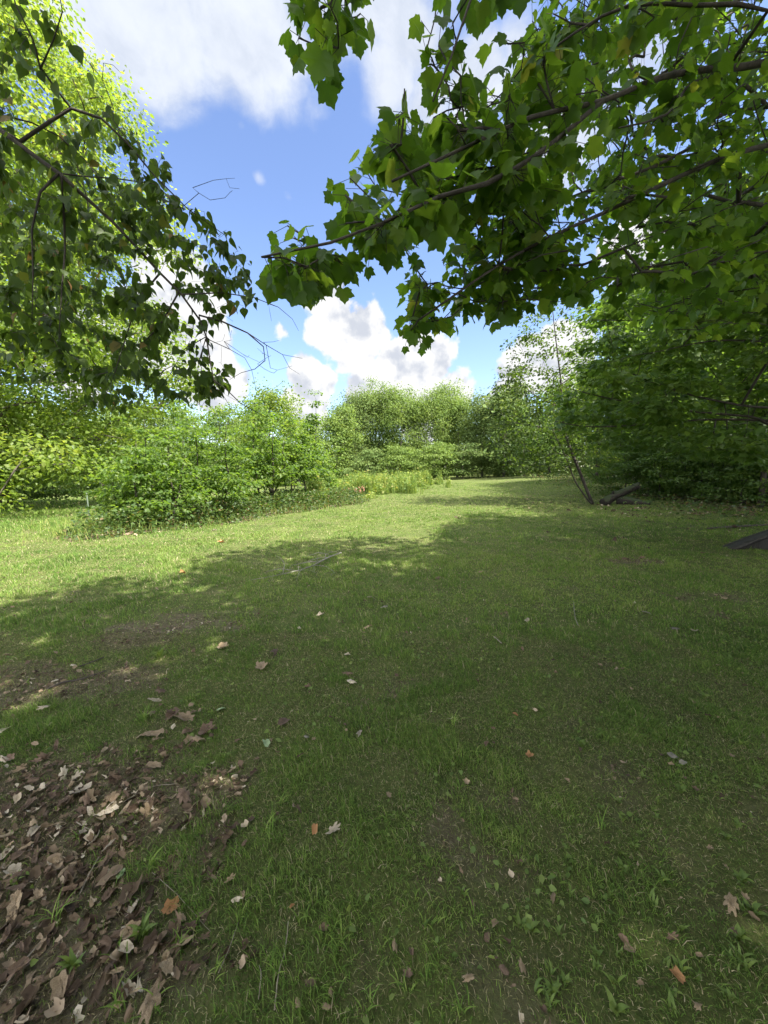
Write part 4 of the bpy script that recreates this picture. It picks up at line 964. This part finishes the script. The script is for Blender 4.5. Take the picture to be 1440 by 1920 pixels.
rl = np.random.default_rng(99); uses = {}
def dead_leaf(px, py, size, kind, mat, label, group=None, name='dead_leaf', lift=.012, rz=None, tilt=.35):
    g = ground_at(px, py); k = uses.get(kind, 0); uses[kind] = k+1; src = KIND[kind][k % 3]
    o = bpy.data.objects.new(name, src); COL.objects.link(o); o.location = (g[0], g[1], g[2]+lift); s = size/1.05
    o.scale = (s, s, s*.9); o.rotation_euler = (rl.normal(0, tilt*.5), rl.normal(0, tilt*.5), rl.random()*6.28 if rz is None else rz)
    o.material_slots[0].link = 'OBJECT'; o.material_slots[0].material = mat; return tag(o, label, 'leaf', group)
LEAVES = [(490, 1254, .115, 'maple', D_tan, 'large tan curled leaf lying in the grass left of the middle'),
    (512, 1229, .12, 'oak', D_brown, 'dark brown crumpled leaf just behind the large tan curled one'),
    (418, 1216, .10, 'maple', D_tan, 'tan lobed leaf alone at the right end of the worn strip'),
    (660, 1283, .075, 'oval', D_pale, 'pale beige leaf near the middle, in front of a small brown one'),
    (652, 1267, .075, 'oak', D_brown, 'small brown leaf directly behind the pale beige one in the middle'),
    (575, 1291, .055, 'oak', D_brown, 'small dark curled leaf between the large tan leaf and the middle of the lawn'),
    (651, 1231, .05, 'maple', D_pale, 'small white-backed leaf standing up, left of the picture middle'),
    (532, 1358, .085, 'oval', D_brown, 'brown boat-shaped leaf propped up above the pale green one'),
    (498, 1398, .075, 'oval', D_green, 'pale green fallen leaf lying flat below the brown boat-shaped one'),
    (673, 1381, .06, 'oak', D_pale, 'pale crinkled leaf right of the pale green one'),
    (575, 1386, .035, 'oval', D_grey, 'tiny whitish leaf between the pale green leaf and the crinkled one'),
    (415, 1334, .06, 'oval', D_green, 'greenish white leaf standing edge-on right of the brown heap'),
    (290, 1316, .075, 'long', D_pale, 'pale narrow leaf at the head of the brown heap'),
    (302, 1300, .07, 'oak', D_brown, 'reddish brown leaf above the pale narrow one at the head of the heap'),
    (345, 1350, .12, 'oak', D_tan, 'broad ribbed tan leaf on top of the brown heap'),
    (325, 1345, .09, 'maple', D_brown, 'brown leaf under the left side of the broad ribbed one'),
    (283, 1383, .13, 'long', D_tan, 'long tan leaf leaning at the left of the brown heap'),
    (388, 1374, .10, 'maple', D_brown, 'dark crumpled leaf at the right side of the brown heap'),
    (372, 1392, .07, 'oak', D_tan, 'tan leaf below the dark crumpled one on the heap'),
    (290, 1440, .09, 'long', D_tan, 'tan leaf lying across below the brown heap'),
    (345, 1500, .09, 'oak', D_brown, 'dark brown leaf by the bare earth patch left of the middle'),
    (625, 1563, .065, 'oak', D_pale, 'pale lobed oak leaf on short grass in the lower middle'),
    (590, 1560, .045, 'maple', D_orange, 'small rusty leaf left of the pale lobed oak leaf'),
    (320, 1707, .055, 'maple', D_orange, 'bright orange-brown leaf half buried at the lower left'),
    (548, 1705, .022, 'oval', D_orange, 'tiny orange leaf scrap right of the bright orange-brown leaf'),
    (1262, 1422, .055, 'oval', D_grey, 'grey rounded leaf at the right, upper of a touching pair'),
    (1280, 1434, .045, 'oval', D_grey, 'grey rounded leaf at the right, lower of a touching pair'),
    (993, 1421, .05, 'maple', D_orange, 'orange-brown leaf right of the middle in dark grass'),
    (910, 1399, .045, 'oak', D_brown, 'dark brown scrap of leaf right of the middle'),
    (966, 1343, .035, 'oval', D_orange, 'small orange leaf in the grass above the orange-brown one'),
    (1370, 1703, .07, 'oak', D_tan, 'yellowish tan leaf near the lower right edge'),
    (1270, 1838, .045, 'maple', D_orange, 'orange leaf near the bottom right'),
    (1260, 1765, .04, 'oak', D_brown, 'dull reddish leaf above the orange one at the bottom right'),
    (740, 1783, .035, 'oak', D_tan, 'small tan leaf scrap at the bottom middle'),
    (285, 1888, .085, 'oak', D_tan, 'tan torn leaf at the bottom edge, left'),
    (200, 1528, .11, 'long', D_pale, 'long pale leaf pointing right at the edge of the litter'),
    (150, 1490, .09, 'maple', D_pale, 'pale folded leaf standing in the middle of the litter'),
    (130, 1636, .08, 'long', D_tan, 'rolled pinkish brown leaf in the lower litter'),
    (25, 1640, .06, 'maple', D_pale, 'whitish leaf at the left picture edge in the litter'),
    (30, 1705, .10, 'long', D_tan, 'long yellowish brown leaf at the left edge below the whitish one'),
    (205, 1615, .06, 'oak', D_brown, 'red-brown leaf just above the round green leaf'),
    (226, 1646, .045, 'oval', D_green, 'round green leaf lying in the lower left litter'),
    (8, 1374, .10, 'oval', D_pale, 'pale leaf cut by the left edge above the litter'),
    (720, 1141, .11, 'long', D_grey, 'whitish strip of leaf right behind the middle of the lawn'),
    (694, 1123, .09, 'oval', D_pale, 'pale leaf left of the whitish strip farther up the lawn'),
    (601, 1156, .09, 'maple', D_pale, 'white-backed leaf farther up the lawn, left of the middle'),
    (690, 1180, .09, 'oak', D_tan, 'small tan leaf between the whitish strip and the middle'),
    (988, 1166, .09, 'oval', D_pale, 'white leaf on a tuft of grass right of the middle'),
    (1212, 1152, .10, 'oval', D_grey, 'pale grey leaf standing in the grass at the right'),
    (1265, 1182, .08, 'oak', D_grey, 'pale grey leaf, left of two lying close at the right'),
    (1302, 1186, .08, 'maple', D_pale, 'paler leaf, right of two lying close at the right'),
    (1356, 1124, .12, 'oak', D_tan, 'tan leaf in the worn patch far right'),
    (415, 1018, .16, 'maple', D_orange, 'orange leaf on the lawn in front of the saplings'),
    (342, 1076, .12, 'maple', D_orange, 'small orange leaf on the lawn at the left, above the worn strip'),
    (402, 996, .14, 'oval', D_pale, 'white leaf at the front foot of the sapling clump'),
    (856, 972, .16, 'oak', D_brown, 'dark scrap of leaf far up the lawn'),
    (822, 1086, .10, 'oak', D_brown, 'dark upright leaf on the lawn right of the twig pile'),
    (902, 1074, .08, 'oval', D_tan, 'small yellow-tan leaf up the lawn right of the dark upright one'),
    (1203, 1048, .12, 'oak', D_brown, 'dark leaf on the far rim of the bare oval patch'),
    (1172, 1050, .12, 'oak', D_brown, 'brown leaf at the left on the rim of the bare oval patch')]
for t in LEAVES: dead_leaf(*t)
# the countless look-alikes of the litter at the lower left: the largest ones one by one
SPOTS = [((-20, 1400), (240, 1400), (330, 1500), (250, 1580), (100, 1650), (-20, 1700), 125), ((-20, 1650), (160, 1640), (330, 1760), (300, 1900), (-20, 1900), 55), ((0, 1230), (190, 1200), (120, 1330), (0, 1360), 26), ((270, 1310), (410, 1340), (380, 1400), (290, 1460), 16)]
for sp in SPOTS:
    poly, cnt = sp[:-1], sp[-1]
    for px, py in sample_poly(poly, cnt, rl):
        dead_leaf(px, py, .022+.042*rl.random()**1.5, ('oak', 'maple', 'long', 'oval')[rl.integers(4)], (D_tan, D_brown, D_brown, D_brown, D_brown, D_tan, D_tan, D_pale)[rl.integers(8)],
                  'one of the brown and tan leaves crowded in the leaf litter at the left', 'dead leaves of the litter patches', lift=.010+.02*rl.random(), tilt=.8)
for px, py in sample_poly([(300, 1150), (1420, 1150), (1430, 1900), (350, 1900)], 60, rl):
    dead_leaf(px, py, .018+.022*rl.random(), ('oak', 'maple', 'oval')[rl.integers(3)], (D_tan, D_brown, D_brown, D_tan)[rl.integers(4)],
              'little scrap of dry leaf scattered in the open turf', 'leaf scraps scattered in the turf')

# ------------------------------------------------------------------ sticks, fallen branch, log, board, post
def stick(pts, r_a, r_b, mat, label, lift=.012, name='stick', group=None, kink=.012):
    q = np.random.default_rng(int(pts[0][0]*7+pts[0][1])); W = [ground_at(*p)+np.array([0, 0, lift+(.01 if i % 2 else 0)]) for i, p in enumerate(pts)]
    s = Skel(); L = sum(np.linalg.norm(b-a) for a, b in zip(W, W[1:])); ids = s.polyline(W, r_a, r_b, step=L/14)
    P = np.array(s.P); P[1:-1] += q.normal(0, kink*L*.25, (len(P)-2, 3))*[1, 1, .3]; c = P[0].copy(); R = np.array(s.rmin)*(1+q.normal(0, .08, len(P)))
    V, F = tubes([(P-c, R)], 6); o = link(name, mk_mesh(name, V, F, mat, None, True), None, c); return tag(o, label, 'stick', group)
stick([(515, 1900), (522, 1840), (535, 1785), (541, 1738)], .0022, .0014, M_stick, 'pale thin curved stick standing out in the grass at the bottom, left of the middle')
stick([(-10, 1885), (45, 1815), (97, 1750)], .003, .002, M_stick, 'grey straight stick at the lower left corner')
stick([(150, 1682), (168, 1648), (186, 1612)], .003, .002, M_stick, 'short brownish stick above the lower left litter')
stick([(285, 1640), (330, 1685), (395, 1752)], .0012, .0008, M_stick, 'very thin straight straw running down right from the lower left')
stick([(410, 1830), (430, 1790), (447, 1735)], .0016, .001, M_stick, 'thin faint stick left of the pale curved one')
stick([(485, 1880), (490, 1840), (486, 1815)], .0016, .001, M_stick, 'short pale twig just left of the pale curved stick')
stick([(88, 1295), (120, 1284), (150, 1277), (200, 1262)], .007, .004, M_stickd, 'dark stick lying along the worn strip at the left')
stick([(150, 1252), (175, 1245), (196, 1234)], .006, .004, M_stickd, 'short dark stick at the upper side of the worn strip')
stick([(232, 1508), (262, 1494), (290, 1478), (332, 1477)], .002, .0012, M_stick, 'long bent straw beside the long pale leaf')
stick([(143, 1545), (158, 1558), (175, 1562)], .0022, .0014, M_stick, 'small white hooked twig in the litter')
stick([(926, 1196), (940, 1210)], .005, .004, M_stick, 'short tan twig in the grass right of the middle')
stick([(1075, 1130), (1078, 1160), (1084, 1175)], .005, .003, M_stickg, 'short greyish twig upright in the grass at the right')
stick([(1326, 993), (1380, 990), (1470, 984)], .026, .022, M_stickd, 'long thin dark pole lying on the grass at the right edge', lift=.03, kink=.003, name='pole')
stick([(1275, 938), (1305, 932), (1330, 930)], .03, .02, M_stickd, 'dark stick on the woodland floor behind the long pole', lift=.05)

def fallen_branch():
    r = np.random.default_rng(61); base = ground_at(640, 1043); root = empty('fallen_branch', base, 'pale grey fallen branch with a tangle of fine twigs on the lawn', 'branch')
    s = Skel(); up = np.array([0, 0, .03])
    ids = s.polyline([ground_at(640, 1042)+up*2, ground_at(610, 1054)+up*2, ground_at(580, 1067)+up, ground_at(530, 1080)+up, ground_at(470, 1090)+up*.6], .012, .003, step=.12)
    for a, b in [((600, 1056), (545, 1066)), ((585, 1064), (556, 1096)), ((570, 1070), (562, 1084)), ((620, 1048), (575, 1050)), ((590, 1062), (628, 1078)), ((530, 1079), (526, 1056)), ((560, 1073), (500, 1075)), ((610, 1053), (640, 1034)), ((600, 1058), (590, 1078)), ((617, 1050), (560, 1062))]:
        j = s.nearest(ground_at(*a)+up); e = ground_at(*b)+np.array([0, 0, .02+.08*r.random()]); m = (s.P[j]+e)/2+r.normal(0, .05, 3)*[1, 1, .4]+[0, 0, .04]; k = s.polyline([s.P[j], m, e], .006, .002, par=j, step=.12)
    n0 = len(s.P); T = np.array([s.P[r.integers(n0)]+r.normal(0, .12, 3)*[1, .8, .25]+[0, 0, .03] for _ in range(40)]); s.grow(T, r, step=.1, up=0, arch=.05, jit=.1)
    s.radii(.0018); s.R = np.minimum(s.R, .012); V, F = tubes([(p-base, q) for _, p, q in s.chains()], 5); link('twigs', mk_mesh('twigs', V, F, M_stickg, None, True), root)
fallen_branch()

def mossy(name):
    m, nt, N, L = new_mat(name); tc = N.new('ShaderNodeTexCoord'); n = N.new('ShaderNodeTexNoise'); n.inputs['Scale'].default_value = 9; n.inputs['Detail'].default_value = 9; n.inputs['Roughness'].default_value = .7
    L.new(tc.outputs['Object'], n.inputs['Vector']); r = ramp(N, [(.35, (.010, .008, .006)), (.65, (.040, .031, .024))]); L.new(n.outputs['Fac'], r.inputs[0])
    n2 = N.new('ShaderNodeTexNoise'); n2.inputs['Scale'].default_value = 4; n2.inputs['Detail'].default_value = 6; L.new(tc.outputs['Object'], n2.inputs['Vector'])
    g = N.new('ShaderNodeNewGeometry'); sp = N.new('ShaderNodeSeparateXYZ'); L.new(g.outputs['Normal'], sp.inputs[0]); ad = N.new('ShaderNodeMath'); ad.operation = 'MULTIPLY_ADD'; L.new(n2.outputs['Fac'], ad.inputs[0]); ad.inputs[1].default_value = 2.2
    L.new(sp.outputs['Z'], ad.inputs[2]); mr = N.new('ShaderNodeMapRange'); L.new(ad.outputs[0], mr.inputs[0]); mr.inputs[1].default_value = 1.35; mr.inputs[2].default_value = 1.9
    mx = N.new('ShaderNodeMix'); mx.data_type = 'RGBA'; L.new(mr.outputs[0], mx.inputs[0]); L.new(r.outputs[0], mx.inputs[6]); mx.inputs[7].default_value = (.026, .038, .012, 1)
    p = N.new('ShaderNodeBsdfPrincipled'); p.inputs['Roughness'].default_value = .95; L.new(mx.outputs[2], p.inputs['Base Color']); b = N.new('ShaderNodeBump'); b.inputs['Strength'].default_value = .8; b.inputs['Distance'].default_value = .04
    L.new(n.outputs['Fac'], b.inputs['Height']); L.new(b.outputs[0], p.inputs['Normal']); o = N.new('ShaderNodeOutputMaterial'); L.new(p.outputs[0], o.inputs[0]); return m
M_moss = mossy('mossy_wood')
def log(name, p0, p1, ra, rb, label, seed, jag=.12, stub=None):
    r = np.random.default_rng(seed); p0 = np.array(p0); p1 = np.array(p1); L = np.linalg.norm(p1-p0); n = 22; k = 18; f = np.linspace(0, 1, n); P = p0+(p1-p0)*f[:, None]; P = P+np.stack([0*f, 0*f, .02*L*np.sin(f*5)], 1)
    R = ra+(rb-ra)*f; V, F = tubes([(P, R)], k); V = V.reshape(n, k, 3); ax = unit((p1-p0)[None])[0]
    for i in range(n):
        c = P[i]; off = V[i]-c; th = np.arange(k)/k*2*math.pi; s = 1+.14*(fbm(np.cos(th)*2+5+f[i]*3, np.sin(th)*2+7+f[i]*5, seed, 3)-.5)*2+.05*np.sin(th*5+seed); V[i] = c+off*s[:, None]
        if i == n-1: V[i] += ax*(r.random((k, 1))-.5)*jag*2; V[i] = c+(V[i]-c)*.86
    V = V.reshape(-1, 3); root = empty(name, p0, label, 'log'); link('log_body', mk_mesh('log_body', V-p0, F, M_moss, None, True), root)
    if stub:
        s0 = p0+(p1-p0)*stub; V, F = tubes([(np.array([s0, s0+[.02, -.05, rb+.12], s0+[.04, -.06, rb+.2]]), np.array([.05, .045, .03]))], 7); link('branch_stub', mk_mesh('branch_stub', V-p0, F, M_moss, None, True), root)
g = ground_at(1130, 947); e = at(1197, 908, g[1]+.3)
log('fallen_log', g+[0, 0, .08], e, .19, .14, 'mossy broken log propped up at an angle beside the leaning tree', 3, stub=.25)
g2 = ground_at(1158, 945); e2 = ground_at(1222, 947); log('rotten_log', g2+[0, 0, .15], e2+[0, .2, .02], .20, .13, 'low moss-covered rotten log lying below the raised log', 5)

def board():
    m = barkmat('weathered_board', (.012, .010, .009), (.055, .05, .043), 14, .5); g = ground_at(1377, 1031); d = g[1]
    A_ = g+[0, 0, .01]; ux = np.array([1.0, .10, .34]); ux /= np.linalg.norm(ux); uy = np.array([-.06, .97, -.20]); uy -= ux*(uy@ux); uy /= np.linalg.norm(uy); uz = np.cross(ux, uy)
    root = empty('board', g, 'weathered board lying tilted at the right picture edge with a dark panel as the shade beneath', 'board')
    def slab(x0, x1, y0, y1, z0, z1, nx=10, q=np.random.default_rng(4)):
        V = []; F = []
        for i in range(nx+1):
            f = x0+(x1-x0)*i/nx; j = q.normal(0, .006, 4)
            for (yy, zz), jj in zip([(y0, z0), (y1, z0), (y1, z1), (y0, z1)], j): V.append(ux*f+uy*(yy+jj)+uz*(zz+.01*math.sin(f*3)))
            if i: a = (i-1)*4; F += [(a+c, a+(c+1) % 4, a+4+(c+1) % 4, a+4+c) for c in range(4)]
        F += [(3, 2, 1, 0), (nx*4, nx*4+1, nx*4+2, nx*4+3)]; return np.array(V), [np.array(F)]
    V, F = slab(0, 1.7, -.02, .26, 0, .035); link('plank', mk_mesh('plank', V, F, m), root)
    V, F = slab(.05, 1.7, .275, .36, .002, .037); link('plank', mk_mesh('plank', V, F, m), root)
    W = np.array([g+ux*.06+[0, .02, -.03], g+ux*1.65+[0, .02, -.03], g+np.array([1.6, .18, -.05])]); W = np.concatenate([W, W+[0, .03, 0]])-g; link('shade_panel', mk_mesh('shade_panel', W, [np.array([(0, 2, 1), (3, 4, 5)]), np.array([(0, 1, 4, 3), (1, 2, 5, 4), (2, 0, 3, 5)])], m), root)  # dark triangular panel added in place of the shade under the planks
    V, F = slab(.55, .64, .06, .34, -.11, -.004, 2); link('batten', mk_mesh('batten', V, F, m), root)
    V, F = slab(1.35, 1.46, .06, .34, -.33, -.004, 2); link('batten', mk_mesh('batten', V, F, m), root)
board()
def post():
    g = ground_at(168, 974); h = float(at(165, 922, g[1])[2]-g[2]); m = barkmat('green_post_paint', (.05, .075, .05), (.10, .125, .09), 25, .2)
    root = empty('post', g, 'thin green metal stake standing in the sunlit left field', 'post')
    # T-section
    w, t = .022, .006; prof = [(-w, 0), (w, 0), (w, t), (t/2, t), (t/2, .03), (-t/2, .03), (-t/2, t), (-w, t)]; n = len(prof)
    V = np.array([(a, b, z) for z in (-.05, h) for a, b in prof]); V[n:, 0] -= .03; F = [np.array([(i, (i+1) % n, n+(i+1) % n, n+i) for i in range(n)])]
    V, F4 = V, F[0]; F3 = np.array([(n+1, n+2, n+7), (n, n+1, n+7), (n+3, n+4, n+5), (n+3, n+5, n+6)]); link('stake', mk_mesh('stake', V, [F4, F3], m), root)
    V, F = tubes([(np.array([(-.03, .006, h-.005), (-.031, .006, h+.02)]), np.array([.02, .017]))], 8); link('cap', mk_mesh('cap', V, F, m), root)
post()

# ------------------------------------------------------------------ single plants in the turf
def strips(lst, segs=5):
    """arching blades: (base, azimuth, length, width, bend, belly)"""
    V = []; F = []
    for (b, az, L, w, bend, belly) in lst:
        d = np.array([math.cos(az), math.sin(az), 0]); s = np.array([-d[1], d[0], 0]); p = np.array(b, float); el = 1.35; o = len(V)
        for i in range(segs+1):
            f = i/segs; ww = w*(math.sin(min(1, f*1.0+.12)*math.pi)**.6 if belly else (1-f)**.6+.02)
            lift = np.array([0, 0, .18*ww]); V += [p-s*ww/2+lift, p, p+s*ww/2+lift]; e = el-bend*f; p = p+(d*math.cos(e)+np.array([0, 0, 1])*math.sin(e))*L/segs
        for i in range(segs):
            a = o+i*3; F += [(a, a+1, a+4, a+3), (a+1, a+2, a+5, a+4)]
    return np.array(V), [np.array(F)]
def plant(px, py, kind, size, n, label, group=None, seed=0, mat=None):
    r = np.random.default_rng(700+seed); g = ground_at(px, py); L = []
    for i in range(n):
        az = r.random()*6.28
        if kind == 'tuft': L.append(((r.normal(0, .012), r.normal(0, .012), 0), az, size*(.5+.7*r.random()), .004+.002*r.random(), 1.3+1.0*r.random(), False))
        elif kind == 'lance': L.append(((r.normal(0, .006), r.normal(0, .006), .3*size*r.random()), az, size*(.5+.6*r.random()), size*.17, .9+.9*r.random(), True))
        else: L.append(((r.normal(0, .005), r.normal(0, .005), 0), i*6.28/n+r.normal(0, .2), size*(.7+.4*r.random()), size*.34, 1.3+.35*r.random(), True))
    V, F = strips(L); lv = np.repeat(.25+.6*r.random(n), 18)
    o = link({'tuft': 'grass_tuft', 'lance': 'weed', 'rosette': 'weed'}[kind], mk_mesh('plant_leaves', V, F, mat or M_broad, {'lv': lv}), None, g-[0, 0, .004]); return tag(o, label, 'plant' if kind != 'tuft' else 'grass tuft', group)
PL = [(505, 1560, 'tuft', .11, 12, 'arching wide-bladed grass tuft in the lower left middle beside bare soil'),
    (285, 1630, 'tuft', .11, 9, 'upright three-bladed tuft at the edge of the litter, lower left'),
    (268, 1760, 'lance', .085, 13, 'bright leafy weed clump near the bottom left'),
    (105, 1730, 'tuft', .12, 12, 'long drooping tuft over the litter at the lower left'),
    (140, 1820, 'lance', .075, 12, 'leafy weed at the bottom left below the drooping tuft'),
    (225, 1880, 'tuft', .08, 16, 'fine tuft at the bottom edge beside the tan torn leaf'),
    (30, 1660, 'lance', .05, 7, 'small yellow-green weed at the left edge above the long brown leaf'),
    (90, 1370, 'tuft', .12, 26, 'thick grass tuft at the left edge above the litter'),
    (270, 1350, 'tuft', .12, 26, 'thick green tuft left of the brown heap of leaves'),
    (300, 1235, 'lance', .12, 12, 'broad-bladed weed in the worn strip left'),
    (850, 1360, 'tuft', .14, 12, 'arching tuft right of the middle'),
    (868, 1680, 'lance', .05, 9, 'small bright weed in dark grass at the bottom, right of the middle'),
    (1150, 1125, 'tuft', .16, 12, 'tall thin tuft in front of the bare oval patch'),
    (975, 1180, 'tuft', .12, 12, 'tuft under the white leaf right of the middle'),
    (1090, 1400, 'rosette', .055, 8, 'light green rosette weed right of the middle, left of the grey leaves'),
    (1240, 1650, 'lance', .06, 9, 'upright leafy weed in dark grass at the lower right'),
    (1390, 1655, 'rosette', .055, 9, 'rosette weed at the lower right edge'),
    (1168, 1632, 'rosette', .045, 7, 'small rosette weed left of the upright leafy weed'),
    (1320, 1310, 'rosette', .06, 8, 'bright rosette weed at the right side of the lawn'),
    (1410, 1710, 'rosette', .05, 8, 'dark rosette weed close to the yellowish tan leaf'),
    (1130, 1555, 'tuft', .13, 7, 'long bent grass stem arching in the lower right'),
    (760, 1515, 'rosette', .03, 5, 'tiny rosette weed in the lower middle'),
    (1010, 1270, 'lance', .05, 6, 'narrow weed on the lawn right of the middle')]
for i, (px, py, kd, sz, n, lab) in enumerate(PL): plant(px, py, kd, sz, n, lab, None, i, M_grass if kd == 'tuft' else None)
rp = np.random.default_rng(12)
for i, (px, py) in enumerate(sample_poly([(950, 1250), (1430, 1200), (1440, 1900), (1000, 1900), (900, 1500)], 90, rp)):
    plant(px, py, ('lance', 'rosette')[i % 3 == 0], .028+.028*rp.random(), 7, 'one of the many low leafy weeds dotted through the right half of the turf', 'low weeds in the right half of the turf', 100+i)
for i, (px, py) in enumerate(sample_poly([(10, 1120), (950, 1120), (900, 1900), (250, 1900), (10, 1300)], 70, rp)):
    plant(px, py, 'tuft', .05+.04*rp.random(), 9, 'one of the small grass tufts dotted through the left half of the turf', 'small tufts in the left half of the turf', 300+i, M_grass)
# reddish plant at the corner of the tall weeds
g = ground_at(668, 934); rr = np.random.default_rng(8); V, F = strips([((rr.normal(0, .25), rr.normal(0, .1), .15+.35*rr.random()), rr.random()*6.28, .30, .09, 1.2, True) for _ in range(20)]); st = [((V[0, 0]*0+x0, y0, 0), (x0, y0, .4)) for x0, y0 in rr.normal(0, .2, (9, 2))]
root = empty('red_leaved_plant', g, 'small plant with red leaves at the near corner of the tall weeds', 'plant'); link('leaves', mk_mesh('leaves', V, F, D_red), root)
V, F = stalk_mesh([(np.array(a), np.array(b)) for a, b in st], .006); link('stems', mk_mesh('stems', V, [F], M_barkd), root)
